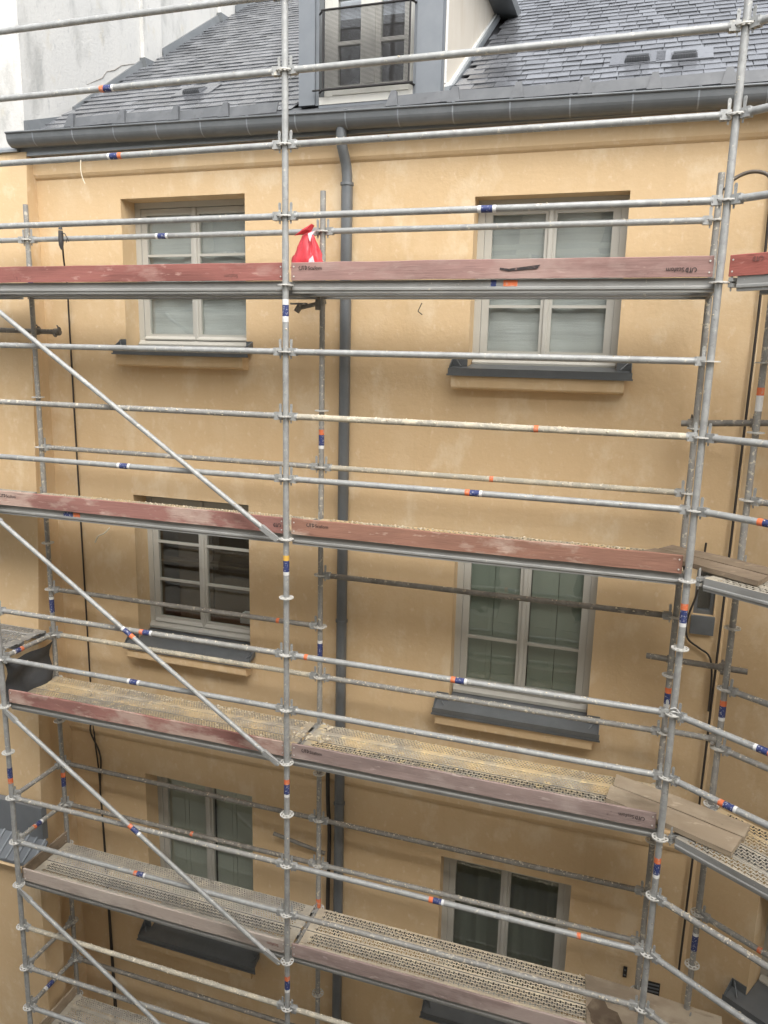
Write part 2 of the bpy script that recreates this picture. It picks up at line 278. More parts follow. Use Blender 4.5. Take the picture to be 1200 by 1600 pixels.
def window(parent, T, o, setback, bars, inside, frame=M_frame, sashw=.062, label=None):
    xl, xr, zb, zt = o; s = setback; fwid = .06
    fr = MB()
    fr.box(xl, xl+fwid, s, s+.07, zb+.04, zt, T=T); fr.box(xr-fwid, xr, s, s+.07, zb+.04, zt, T=T)
    fr.box(xl+fwid, xr-fwid, s, s+.07, zt-.055, zt, T=T)
    fr.prism([(s-.035, zb+.02), (s-.04, zb+.05), (s-.005, zb+.088), (s+.07, zb+.088), (s+.07, zb+.02)], 'x', xl+.012, xr-.012, T=T)
    win = fr.build('window', frame, parent); fix_normals(win)
    if label: win['label'] = label
    cx = (xl+xr)/2; y0, y1 = s+.012, s+.055
    z0, z1 = zb+.09, zt-.06
    for sgn in (-1, 1):
        a, b = (xl+fwid+.002, cx-.003) if sgn < 0 else (cx+.003, xr-fwid-.002)
        sm = MB(); inner = .045
        la, lb = (sashw, inner) if sgn < 0 else (inner, sashw)
        sm.box(a, a+la, y0, y1, z0, z1, T=T); sm.box(b-lb, b, y0, y1, z0, z1, T=T)
        sm.box(a+la, b-lb, y0, y1, z1-.06, z1, T=T)
        sm.box(a+la, b-lb, y0, y1, z0, z0+.062, T=T)
        sm.prism([(y0-.03, z0+.002), (y0-.032, z0+.014), (y0-.001, z0+.04), (y0-.001, z0+.002)], 'x', a+.01, b-.01, T=T)
        so = sm.build('sash', frame, win); fix_normals(so)
        ga, gb, gz0, gz1 = a+la, b-lb, z0+.062, z1-.06
        n = bars+1; h = (gz1-gz0)/n
        for k in range(1, n): bx('glazing_bar', frame, win, ga, gb, y0+.004, y1-.004, gz0+k*h-.012, gz0+k*h+.012, T=T)
        for k in range(n): bx('pane', M_glass, win, ga-.006, gb+.006, s+.032, s+.036, gz0+k*h+(.0125 if k else -.006), gz0+(k+1)*h-(.0125 if k < n-1 else -.006), T=T)
    st = MB(); st.prism([(cx-.022, y0-.012), (cx-.014, y0-.02), (cx+.014, y0-.02), (cx+.022, y0-.012), (cx+.022, y0-.001), (cx-.022, y0-.001)], 'z', zb+.095, zt-.06, T=T)
    cover = st.build('meeting_strip', frame, win); fix_normals(cover)
    if inside == 'blind':
        cm = MB(); nx = 40; nz = 24
        vs = []; fs = []
        for i in range(nx+1):
            for j in range(nz+1):
                x = xl+.05+(xr-xl-.1)*i/nx; z = zb+.05+(zt-zb-.1)*j/nz
                vs.append(T(x, s+.075+.006*math.sin(j*2.1+.2*math.sin(i*.6))+.008*math.sin(i*.5+j*.15), z))
        for i in range(nx):
            for j in range(nz): q = i*(nz+1)+j; fs.append((q, q+nz+1, q+nz+2, q+1))
        cm.poly(vs, fs, 0, True); cm.build('blind', M_blind, win)
    if inside == 'shutter':
        for k in range(4):
            wd = (xr-xl-.10)/4; a = xl+.05+k*wd+.003; b = a+wd-.006
            if k == 2: a += .05
            sh = MB(); sh.box(a, b, s+.085, s+.105, zb+.06, zt-.03, T=T)
            for (p, q) in ((zb+.14, (zb+zt)/2-.05), ((zb+zt)/2+.05, zt-.12)): sh.box(a+.05, b-.05, s+.079, s+.086, p, q, T=T)
            sh.build('interior_shutter', M_shutter_pale if bars == 1 else M_shutter, win)
    rm = MB(); d0, d1 = s+.12 if inside == 'shutter' else s+.13, s+2.2
    A = (xl-.4, xr+.4, zb-.5, zt+.3)
    rm.face([T(A[0], d1, A[2]), T(A[1], d1, A[2]), T(A[1], d1, A[3]), T(A[0], d1, A[3])])
    for p, q in (((A[0], A[2]), (A[0], A[3])), ((A[1], A[3]), (A[1], A[2])), ((A[0], A[3]), (A[1], A[3])), ((A[1], A[2]), (A[0], A[2]))):
        rm.face([T(p[0], .34, p[1]), T(q[0], .34, q[1]), T(q[0], d1, q[1]), T(p[0], d1, p[1])])
    rm.build('room_interior', M_room, win)
    if inside == 'dark':
        cm = MB(); vs = []; fs = []; nx = 60
        for i in range(nx+1):
            x = xl-.2+(xr-xl+.4)*i/nx
            for z in (zb-.1, (zb+zt)/2, zt+.1): vs.append(T(x, s+.30+.025*math.sin(i*.9)+.015*math.sin(i*2.3+z), z))
        for i in range(nx):
            for j in range(2): q = i*3+j; fs.append((q, q+3, q+4, q+1))
        cm.poly(vs, fs, 0, True); cm.build('reflection_sheet', M_reflection_tint, win)  # added folded sheet; its dark green stands in for reflections in the glass
    if inside == 'cupboard':
        cb = MB()
        for k in range(3):
            a = xl+.02+k*.46; cb.box(a, a+.445, s+.55, s+.58, zb-.2, zt+.1, T=T)
        cb.box(xl-.2, xr+.2, s+.42, s+.54, (zb+zt)/2-.12, (zb+zt)/2-.09, T=T)
        cb.build('cupboard', M_wardrobe, win)
        bx('tub', M_white, win, cx+.3, cx+.42, s+.25, s+.37, zb+.1, zb+.2, T=T)
    return win

def sill(parent, T, xa, xb, o, zlip, zin, yin, corbel):
    """zinc sill sheet: slope from the frame to a lip; ears beside the reveal; ochre corbel underneath"""
    xl, xr = o[0]+.004, o[1]-.004; yl = -.125; n = MB()
    def zat(v): return zlip+(zin-zlip)*(v-yl)/(yin-yl)
    th = .006
    for (a, b, v1) in ((xa, xl, -.002), (xl, xr, yin), (xr, xb, -.002)):
        n.hexa([T(a, yl, zat(yl)-th), T(b, yl, zat(yl)-th), T(b, v1, zat(v1)-th), T(a, v1, zat(v1)-th), T(a, yl, zat(yl)), T(b, yl, zat(yl)), T(b, v1, zat(v1)), T(a, v1, zat(v1))])
    n.box(xa-.008, xb+.008, yl-.008, yl-.001, zat(yl)-.055, zat(yl)+.004, T=T)
    n.box(xa-.016, xb+.016, yl-.02, yl-.008, zat(yl)-.06, zat(yl)-.045, T=T)
    so = n.build('sill', M_zinc, parent)
    for (a, b, e) in ((xa, xl-.006, xa), (xr+.006, xb, xb)):
        ear = MB(); zz = zat(-.002)
        ear.box(a, b, -.012, -.003, zz+.001, zz+.075, T=T)
        c = e+(.006 if e == xa else -.006)
        ear.hexa([T(min(e, c), yl, zat(yl)+.001), T(max(e, c), yl, zat(yl)+.001), T(max(e, c), -.013, zat(-.013)+.001), T(min(e, c), -.013, zat(-.013)+.001),
                  T(min(e, c), yl, zat(yl)+.02), T(max(e, c), yl, zat(yl)+.02), T(max(e, c), -.013, zz+.073), T(min(e, c), -.013, zz+.073)])
        # folded gusset
        m = (a+b)/2; k = 1 if e == xa else -1
        ear.tube([T(m-.035*k, -.02, zz+.065), T(m+.03*k, -.085, zat(-.085)+.012)], .006, 6)
        ear.build('sill_ear', M_zinc, so)
    if corbel:
        cz = zlip-.062; p = MB()
        p.prism([(-.122, cz), (-.122, cz-.09), (-.114, cz-.103), (-.10, cz-.108), (.02, cz-.12), (.02, cz)], 'x', xa+.02, xb-.05, T=T)
        q = p.build('sill_corbel', M_wall, so); fix_normals(q)
    return so
window(house, TM, W1, .22, 2, 'blind', label='upper window with pale grey blinds')
window(house, TM, V1, .17, 2, 'blind', label='wide upper window with pale blinds')
window(house, TM, W2, .22, 2, 'cupboard', label='dark window with brown cupboards inside')
window(house, TM, V2, .14, 2, 'shutter', label='window with green grey inner shutters')
window(house, TM, W3, .22, 1, 'shutter', label='lower window with closed grey green shutters')
window(house, TM, V3, .14, 0, 'dark', label='lower window with bare dark panes')
window(house, TM, W0, .22, 2, 'dark'); window(house, TM, V0, .14, 2, 'dark')
for o, xa, xb in ((W1, -2.33, -.86), (V1, 1.075, 2.57), (W2, -2.36, -.87), (V2, 1.05, 2.555), (W3, -2.36, -.86), (V3, 1.05, 2.555)): sill(house, TM, xa, xb, o, *SILL[o], True)
# slit window beside the corner
sw = MB(); a, b, c, d = SL
sw.box(a, a+.03, .04, .09, c, d, T=TM); sw.box(b-.03, b, .04, .09, c, d, T=TM); sw.box(a+.03, b-.03, .04, .09, c, c+.035, T=TM); sw.box(a+.03, b-.03, .04, .09, d-.03, d, T=TM)
slw = sw.build('slit_window', M_zinc, house); slw['label'] = 'narrow grey slit window beside the corner'
bx('pane', M_glass, slw, a+.025, b-.025, .06, .064, c+.03, d-.03, T=TM)
bx('room_interior', M_room, slw, a, b, .2, .3, c, d, T=TM)
bx('slit_sill', M_zinc, slw, a-.012, b+.012, -.03, .04, c-.16, c-.002, T=TM)
# wall vents low beside the corner
for (x0, x1, z0, z1) in ((3.12, 3.29, -6.40, -6.18), (2.955, 2.99, -6.20, -6.09)):
    v = bx('vent_grille', M_black, house, x0, x1, -.012, .01, z0, z1, T=TM)
    k = MB(); n = 6 if x1-x0 > .1 else 2
    for i in range(n): z = z0+(i+.5)*(z1-z0)/n; k.box(x0+.008, x1-.008, -.02, -.012, z-.006, z+.006, T=TM)
    k.build('grille_bars', M_zinc, v)

# ---- roof
SLOPE = .64; RZ0 = 1.565
def roofz(y): return RZ0+SLOPE*(y-WY)
RN = Vector((0, -SLOPE, 1)).normalized(); RS = Vector((0, 1, SLOPE)).normalized()
def valley_x(y): return 3.48+.301*(y-WY)
rf = MB()
rf.poly([(-3.26, WY-.04, roofz(WY-.04)-.03), (valley_x(WY-.04), WY-.04, roofz(WY-.04)-.03), (valley_x(8), 8, roofz(8)-.03), (-3.26, 8, roofz(8)-.03)], [(0, 1, 2, 3)])
roof = rf.build('roof', M_underlay, house)
EXP, SLEN = .145, .23
cand = []
random.seed(11)
for r in range(44):
    sdist = .03+r*EXP
    y = WY+sdist*RS.y
    x = -3.25+random.uniform(0, .1)
    while x < 4.6:
        wd = random.choice((.13, .15, .165, .18))
        xc = x+wd/2
        if xc < valley_x(y)-.05 and not (-.42 < xc < .93 and y < 3.45) and xc > -3.2:
            cand.append((xc, wd, sdist, y))
        x += wd+.0055
C0 = Vector((2.64, -5.57, -.51))
vent_spots = [(2.40, 1.62), (2.76, 1.60), (-1.87, 1.85)]
def in_vent(c): return any(abs(c[0]-vx) < .15 and abs(c[3]-vy) < .10 for vx, vy in vent_spots)
cand = [c for c in cand if not in_vent(c)]
def seen(c):
    d = Vector((c[0], c[3], roofz(c[3])))-C0
    px = 600+1200*d.dot(r3)/d.dot(f2); py = 800-1200*d.dot(u3)/d.dot(f2)
    return -20 < px < 1220 and py > -10
vis = sorted([c for c in cand if seen(c)], key=lambda c: (Vector((c[0], c[3], roofz(c[3])))-C0).length)
near = vis[:300]; rest = vis[300:]+[c for c in cand if not seen(c)]
slate_me = {}
for wd in (.13, .15, .165, .18):
    m_ = MB(); h = wd/2
    m_.hexa([(-h, 0, -.004), (h, 0, -.004), (h, SLEN, -.004), (-h, SLEN, -.004), (-h, 0, .002), (h, 0, .002), (h, SLEN, .002), (-h, SLEN, .002)])
    slate_me[wd] = m_.mesh('slate', M_slate)
pitch = math.atan(SLOPE)
for (xc, wd, sd_, y) in near:
    p = Vector((xc, WY, RZ0))+RS*sd_+RN*.0145
    place('slate', slate_me[wd], roof, p, (pitch-.052+random.uniform(-.018, .018), random.uniform(-.016, .016), random.uniform(-.012, .012)))
m_ = MB(); tones = []
for (xc, wd, sd_, y) in rest:
    p = Vector((xc, WY, RZ0))+RS*sd_+RN*.0145; h = wd/2; t = (RS-RN*.052).normalized()
    t = (t+RN*random.uniform(-.018, .018)).normalized(); rx = Vector((1, random.uniform(-.01, .01), random.uniform(-.016, .016)))
    c4 = [p-rx*h, p+rx*h, p+rx*h+t*SLEN, p-rx*h+t*SLEN]
    m_.hexa([q-RN*.004 for q in c4]+[q+RN*.002 for q in c4]); tones += [random.random()]*6
ro = m_.build('slate_field', M_slate, roof); tag(ro, kind='stuff')
at = ro.data.attributes.new('tone', 'FLOAT', 'FACE'); at.data.foreach_set('value', tones)
# vent tiles
for vx, vy in vent_spots:
    p = Vector((vx, vy, roofz(vy)))
    def TV(x, y, z, p=p): return p+Vector((x, 0, 0))+RS*y+RN*z
    v = MB(); v.box(-.215, .215, -.125, .19, .012, .020, T=TV)
    v.hexa([TV(-.10, -.09, .022), TV(.10, -.09, .022), TV(.10, .09, .022), TV(-.10, .09, .022), TV(-.09, -.085, .055), TV(.09, -.085, .055), TV(.10, .09, .026), TV(-.10, .09, .026)])
    vo = v.build('roof_vent', M_slate, roof)
    k = MB()
    for i in range(9): k.box(-.088+i*.02, -.080+i*.02, -.095, -.0865, .024, .052, T=TV)
    for i in range(6): k.hexa([TV(-.085, -.07+i*.027, .0545-.0047*i), TV(.085, -.07+i*.027, .0545-.0047*i), TV(.085, -.06+i*.027, .053-.0047*i), TV(-.085, -.06+i*.027, .053-.0047*i)]+[TV(-.085, -.07+i*.027, .060-.0047*i), TV(.085, -.07+i*.027, .060-.0047*i), TV(.085, -.06+i*.027, .0585-.0047*i), TV(-.085, -.06+i*.027, .0585-.0047*i)])
    k.build('vent_ribs', M_lead, vo)
# snow board and clips along the eaves
def gz(x): return 1.464-.013*(x+.43)
x = -2.72
while x < 3.35:
    L_ = random.uniform(.50, .58); x1 = min(x+L_, 3.38)
    if not (-.3 < (x+x1)/2 < .35):
        dz = random.uniform(-.012, .012); y0 = .985; z = gz(x)+.06
        st = MB(); st.hexa([(x, y0, z+dz), (x1-.01, y0, z-dz*.6), (x1-.01, y0+.012, z-dz*.6), (x, y0+.012, z+dz), (x, y0+.045, z+.095+dz), (x1-.01, y0+.045, z+.095-dz*.6), (x1-.01, y0+.057, z+.095-dz*.6), (x, y0+.057, z+.095+dz)])
        st.build('eaves_board', M_lead, roof)
        cl = MB(); cl.hexa([(x-.055, y0-.022, z-.005), (x+.055, y0-.022, z-.005), (x+.055, y0-.003, z-.005), (x-.055, y0-.003, z-.005), (x-.022, y0+.025, z+.125), (x+.022, y0+.025, z+.125), (x+.022, y0+.07, z+.125), (x-.022, y0+.07, z+.125)])
        cl.build('eaves_clip', M_lead, roof)
    x = x1
ap = MB()
ap.poly([(-3.25, .99, 1.50), (3.42, .99, 1.46), (3.50, WY+.06, roofz(WY+.06)+.006), (-3.25, WY+.06, roofz(WY+.06)+.006)], [(0, 1, 2, 3)]).build('eaves_apron', M_lead, roof)
# fascia, gutter, downpipe
mb = MB(); mb.box(-3.33, 3.45, WY-.105, WY-.04, 1.325, 1.45); mb.box(-3.33, 3.45, WY-.113, WY-.105, 1.32, 1.345); mb.build('fascia', M_zinc_light, house)
def gutter(parent, x0, x1, T, yc, r=.082):
    n = 14; gm = MB()
    prof = []
    for i in range(n+1):
        a = math.pi*i/n; prof.append((yc-r*math.cos(a), -r*math.sin(a)-.034))
    prof = [(yc-r-.004, .0), (yc-r, -.034)]+prof[1:-1]+[(yc+r, -.034), (yc+r, .0)]
    for i in range(len(prof)-1):
        (ya, za), (yb, zb) = prof[i], prof[i+1]
        gm.face([T(x0, ya, za+gz(x0)), T(x1, ya, za+gz(x1)), T(x1, yb, zb+gz(x1)), T(x0, yb, zb+gz(x0))], 0, True)
        s_ = .95; f = lambda y: yc+(y-yc)*s_
        gm.face([T(x0, f(yb), zb*s_+gz(x0)), T(x1, f(yb), zb*s_+gz(x1)), T(x1, f(ya), za*s_+gz(x1)), T(x0, f(ya), za*s_+gz(x0))], 0, True)
    gm.face([T(x0, y, z+gz(x0)) for y, z in prof]); gm.face([T(x1, y, z+gz(x1)) for y, z in prof][::-1])
    gm.tube([T(x0, yc-r-.006, gz(x0)+.003), T(x1, yc-r-.006, gz(x1)+.003)], .010, 8)
    go = gm.build('gutter', M_zinc, parent)
    return go, prof
gut, prof = gutter(house, -3.36, 3.42, ID, .935)
for i in range(15):
    x = -3.05+i*.455
    st = MB()
    for j in range(len(prof)-1):
        (ya, za), (yb, zb) = prof[j], prof[j+1]; k = 1.035
        f = lambda y: .935+(y-.935)*k
        st.face([(x, f(ya), za*k+gz(x)), (x+.012, f(ya), za*k+gz(x)), (x+.012, f(yb), zb*k+gz(x)), (x, f(yb), zb*k+gz(x))], 0, True)
    st.box(x, x+.022, .842, .93, gz(x)+.014, gz(x)+.018)
    st.build('gutter_bracket', M_zinc_light, gut)
dp = MB()
dp.tube([(.075, .935, 1.36), (.075, .935, 1.26), (.078, .945, 1.22), (.085, .99, 1.14), (.092, 1.02, 1.07), (.096, 1.03, 1.0), (.097, 1.03, .9)], .045, 16)
dp.tube([(.097, 1.03, .92), (.097, 1.03, GZ)], .050, 18)
pipe = dp.build('downpipe', M_zinc, house)
for z in (.93, -3.03, -4.98, -7.6):
    k = MB(); k.tube([(.097, 1.03, z-.012), (.097, 1.03, z+.012)], .058, 16); k.box(.085, .109, 1.07, 1.11, z-.01, z+.01); k.build('pipe_collar', M_zinc, pipe)

# ---- dormer
dm = MB()
dm.box(-.385, -.235, 1.085, 1.19, 1.60, 3.05); dm.box(.67, .885, 1.085, 1.19, 1.60, 3.05)
dm.box(-.235, -.205, 1.11, 1.30, 1.60, 3.05); dm.box(.64, .67, 1.11, 1.30, 1.60, 3.05)
dm.box(-.385, .885, 1.10, 1.18, 3.05, 3.3); dm.box(-.205, .64, 1.105, 1.18, 1.48, 1.598)
dormer = dm.build('dormer', M_zinc_mid, house)
for xs in ((-.385, -.345), (.845, .885)):
    ck = MB(); ck.prism([(1.19, 1.58), (3.55, roofz(3.55)-.05), (3.55, 3.05), (1.19, 3.05)], 'x', xs[0], xs[1]); q = ck.build('dormer_cheek', M_dormer_plaster, dormer); fix_normals(q)
def cheek_line(z_off): return [(1.20, roofz(1.20)+z_off-.02), (1.36, roofz(1.36)+z_off-.06), (3.40, roofz(3.40)+z_off)]
for (off, wd, x0, x1, m_) in ((.085, .02, .886, .905, M_white), (.02, .065, .886, .93, M_zinc_light)):
    ln = cheek_line(off); k = MB()
    for i in range(2):
        (ya, za), (yb, zb) = ln[i], ln[i+1]
        k.hexa([(x0, ya, za), (x1, ya, za), (x1, yb, zb), (x0, yb, zb), (x0, ya, za+wd), (x1, ya, za+wd), (x1, yb, zb+wd), (x0, yb, zb+wd)])
    k.build('cheek_flashing', m_, dormer)
bx('cheek_flashing', M_white, dormer, .886, .900, 1.195, 1.215, 1.72, 3.05)
dr = MB()
for sg in (-1, 1):
    xe, xr_ = .25+sg*.86, .25
    dr.hexa([(xe, .92, 3.02), (xr_, .92, 3.62), (xr_, 4.6, 3.62), (xe, 4.6, 3.02), (xe, .92, 3.10), (xr_, .92, 3.70), (xr_, 4.6, 3.70), (xe, 4.6, 3.10)])
    dr.box(min(xe, .25+sg*.63), max(xe, .25+sg*.63), .94, 4.6, 2.99, 3.018)
q = dr.build('dormer_roof', M_zinc, dormer); fix_normals(q)
DW = (-.20, .64, 1.60, 3.05)
dw = window(dormer, lambda x, v, z: Vector((x, 1.22+v, z)), (DW[0], DW[1], 1.60, 3.04), 0, 2, 'none', M_frame_white, sashw=.05) if False else None
fr = MB(); xl, xr, zb, zt = DW
fr.box(xl, xl+.075, 1.22, 1.29, zb+.1, zt); fr.box(xr-.075, xr, 1.22, 1.29, zb+.1, zt); fr.prism([(1.10, 1.60), (1.10, 1.66), (1.29, 1.70), (1.29, 1.60)], 'x', xl, xr); fr.box(xl+.075, xr-.075, 1.215, 1.29, 1.705, 1.78)
fr.box(.175, .265, 1.21, 1.29, 1.78, zt)
for (a, b) in ((xl+.075, .175), (.265, xr-.075)):
    fr.box(a, a+.045, 1.225, 1.28, 1.78, zt); fr.box(b-.045, b, 1.225, 1.28, 1.78, zt)
    fr.box(a+.045, b-.045, 1.23, 1.275, 2.10, 2.13); fr.box(a+.045, b-.045, 1.23, 1.275, 2.46, 2.49)
dwin = fr.build('dormer_window', M_frame_white, dormer)
for (a, b) in ((xl+.12, .13), (.31, xr-.12)):
    for (c, d) in ((1.78, 2.10), (2.13, 2.46), (2.49, 3.04)): bx('pane', M_glass, dwin, a-.004, b+.004, 1.25, 1.254, c, d)
    bx('roller_blind', M_shadeblind, dwin, a-.04, b+.04, 1.31, 1.316, 2.33, 3.04)
rm = MB(); rm.face([(xl, 2.2, zb), (xr, 2.2, zb), (xr, 2.2, zt), (xl, 2.2, zt)])
rm.face([(xl, 1.35, zb), (xl, 2.2, zb), (xl, 2.2, zt), (xl, 1.35, zt)]); rm.face([(xr, 1.35, zb), (xr, 2.2, zb), (xr, 2.2, zt), (xr, 1.35, zt)]); rm.face([(xl, 1.35, zb), (xr, 1.35, zb), (xr, 2.2, zb), (xl, 2.2, zb)])
rm.build('room_interior', M_room, dwin)
rl = MB()
for z in (1.70, 2.315): rl.tube([(-.16, 1.05, z), (.655, 1.05, z)], .010, 8)
rl.tube([(-.17, 1.05, 1.70), (-.24, 1.05, 1.70)], .008, 8)
for x in (-.145, .62): rl.tube([(x, 1.05, 1.70), (x, 1.05, 2.315)], .008, 8)
for x, z in ((-.145, 2.315), (.62, 2.315), (-.145, 1.7), (.62, 1.7)): rl.tube([(x, 1.05, z), (x+(-.07 if x < 0 else .04), 1.13, z)], .008, 8)
rail = rl.build('window_guard', M_black, dormer)
wm = MB(); x = -.14
while x < .615: wm.box(x, x+.0027, 1.048, 1.050, 1.705, 2.31); x += .0095
z = 1.71
while z < 2.31: wm.box(-.143, .618, 1.0505, 1.052, z, z+.0027); z += .0095
tag(wm.build('wire_mesh', M_black, rail), kind='stuff')

# ------------------------------------------------------------------ party wall between the roofs
pw = thing('party_wall', (-3.5, 1, GZ), 'tall party wall, ochre below and stained grey above the roof', 'wall')
pts = [(1.36, .985), (.38, .93), (-.62, .88), (-2.55, .79), (-4.42, .62), (-7.02, .49), (-8.1, .46), (GZ, .43)]
lft = [(1.36, -3.58), (.38, -3.63), (-.62, -3.67), (-2.55, -3.80), (-4.42, -3.93), (-7.02, -4.05), (-8.1, -4.08), (GZ, -4.1)]
mb = MB()
for i in range(len(pts)-1):
    (za, ya), (zb, yb) = pts[i], pts[i+1]; xa, xb = lft[i][1], lft[i+1][1]
    mb.face([(-3.25, yb, zb), (-3.25, ya, za), (xa, ya, za), (xb, yb, zb)]); mb.face([(-3.25, yb, zb), (-3.25, WY+.05, zb), (-3.25, WY+.05, za), (-3.25, ya, za)])
    mb.face([(xb, yb, zb), (xa, ya, za), (xa, 8, za), (xb, 8, zb)])
mb.face([(-3.25, .985, 1.36), (-3.25, 8, 1.36), (-3.58, 8, 1.36), (-3.58, .985, 1.36)])
mb.build('lower_wall', M_wall, pw)
mb = MB(); mb.box(-3.62, -3.262, 1.0, 8.2, 1.40, 9); mb.build('upper_wall', M_party, pw)
for (ya, yb, zt) in ((2.95, 3.32, 9), (4.75, 5.15, 9)): MB().box(-3.263, -3.215, ya, yb, roofz(ya)-.1, zt).build('chimney_breast', M_party, pw)
mb = MB(); mb.prism([(.955, 1.362), (.955, 1.385), (1.02, 1.43), (1.06, 1.43), (1.06, 1.362)], 'x', -3.66, -3.335); mb.build('zinc_capping', M_zinc_light, pw)
fl = MB()
def flash(ya, yb, o1, o2, x0=-3.262, x1=-3.205): 
    za, zb = roofz(ya)+o1, roofz(yb)+o2
    fl.hexa([(x0, ya, za-.11), (x1, ya, za-.11), (x1, yb, zb-.11), (x0, yb, zb-.11), (x0, ya, za), (x1-.03, ya, za), (x1-.03, yb, zb), (x0, yb, zb)])
flash(.99, 1.70, .15, -.06); flash(1.70, 2.92, -.06+.08, .09); flash(2.92, 3.35, .12, -.12, x1=-3.16); flash(3.35, 4.72, .08, .10); flash(4.72, 5.18, .13, -.13, x1=-3.16); flash(5.18, 7.9, .09, .09)
fl.build('step_flashing', M_zinc, pw)
ck = MB(); ck.tube([(-3.263, 1.95, 2.26), (-3.263, 2.22, 2.41), (-3.263, 2.30, 2.50), (-3.263, 2.44, 2.56), (-3.263, 2.57, 2.65), (-3.263, 2.82, 2.75), (-3.263, 2.94, 2.79)], [.003, .006, .005, .007, .006, .004, .003], 6)
ck.tube([(-3.263, 3.36, 3.04), (-3.263, 3.51, 3.14), (-3.263, 3.70, 3.24), (-3.263, 3.93, 3.40), (-3.263, 4.08, 3.53)], [.006, .008, .005, .007, .003], 6); ck.build('crack', M_galv_old, pw)

# ------------------------------------------------------------------ right wing, turned towards the viewer
wing = thing('right_wing', (3.48, 1.1, GZ), 'ochre wing turning towards the viewer right of the corner', 'house')
RWIN = (.56, 1.75, -5.80, -4.83); RW2 = (.9, 2.0, -3.7, -2.2); RW1 = (.9, 2.0, -.6, .8)
mb = MB(); wall_sheet(mb, -.06, 5.5, GZ, 1.42, [(*RWIN[:2], -5.825, RWIN[3]), (*RW2[:2], -3.79, RW2[3]), (*RW1[:2], -.64, RW1[3])], .34, WW); mb.build('wall', M_wall, wing)
mb = MB(); mb.prism([(-.035, 1.325), (-.035, 1.16), (-.02, 1.135), (-.004, 1.12), (.01, 1.12), (.01, 1.325)], 'x', .012, 5.5, T=WW); mb.build('cornice_frieze', M_wall, wing)
window(wing, WW, RWIN, .22, 1, 'dark'); window(wing, WW, RW2, .2, 2, 'shutter'); window(wing, WW, RW1, .2, 2, 'blind')
sill(wing, WW, .43, 1.88, RWIN, -5.84, -5.76, .20, True)
sill(wing, WW, .78, 2.12, RW2, -3.83, -3.68, .18, True); sill(wing, WW, .78, 2.12, RW1, -.65, -.56, .18, True)
gutter(wing, .10, 5.5, lambda x, y, z: WW(x, y-WY, z), .935)
bx('fascia', M_zinc, wing, .03, 5.5, -.075, -.04, 1.325, 1.47, T=WW)
wr = MB()
for r in range(30):
    v = -.02+r*.12; x = -.30*v+random.uniform(0, .1)
    while x < 5.4:
        wd = random.choice((.15, .17, .2)); z = RZ0+SLOPE*v
        wr.hexa([WW(x, v, z), WW(x+wd, v, z), WW(x+wd, v+.19, z+.19*SLOPE-.008), WW(x, v+.19, z+.19*SLOPE-.008), WW(x, v, z+.009), WW(x+wd, v, z+.009), WW(x+wd, v+.19, z+.19*SLOPE), WW(x, v+.19, z+.19*SLOPE)]); x += wd+.004
ro2 = wr.build('slate_field', M_slate, wing); tag(ro2, kind='stuff')
at = ro2.data.attributes.new('tone', 'FLOAT', 'FACE'); at.data.foreach_set('value', [t for _ in range(len(ro2.data.polygons)//6) for t in [random.random()]*6])

# ------------------------------------------------------------------ neighbour on the left, seen in a sliver beyond the party wall
nb = thing('neighbour_house', (-7, 3, GZ), 'neighbouring house with grey slate roof beyond the party wall', 'house')
MB().box(-12, -4.15, 1.55, 6.5, GZ, -3.45).build('wall', M_white_render, nb)
n0, n1 = Vector((0, 1.35, -3.05)), Vector((0, 2.9, -1.28)); nd = (n1-n0).normalized(); nn = Vector((0, -nd.z, nd.y))
nr = MB().poly([(-12, n0.y, n0.z), (-4.12, n0.y, n0.z), (-4.12, n1.y, n1.z), (-12, n1.y, n1.z), (-12, 4.6, -3.2), (-4.12, 4.6, -3.2)], [(0, 1, 2, 3), (3, 2, 5, 4)]).build('roof', M_underlay, nb)
for r in range(14):
    for k in range(14):
        x = -4.2-k*.2-(.1 if r % 2 else 0)
        p = Vector((x, 0, 0))+n0+nd*(.02+r*.165)
        place('slate', slate_me[.18], nr, p+nn*.012, (math.atan2(nd.z, nd.y)-.04, 0, random.uniform(-.02, .02)))
for k in range(10):
    t = MB(); xx = -4.2-k*.35; t.tube([(xx, 2.9, -1.24), (xx-.34, 2.9, -1.24)], .09, 10); t.build('ridge_tile', M_redtile, nr)
q = MB(); q.box(-12, -4.14, 1.18, 1.36, -3.16, -3.02); q.tube([(-12, 1.17, -3.02), (-4.14, 1.17, -3.02)], .02, 8); q.box(-12, -4.14, 1.28, 1.5, -3.42, -3.2); q.build('gutter', M_zinc_light, nb)
tw = thing('white_gable_house', (-12, 9, GZ), 'white rendered house far behind the neighbouring slate roof', 'house')
MB().box(-20, -9.5, 9, 14, GZ, 1.5).build('wall', M_white_render, tw)
MB().prism([(8.8, 1.5), (14.2, 1.5), (11.5, 4)], 'x', -20.2, -9.3).build('roof', M_slate, tw)

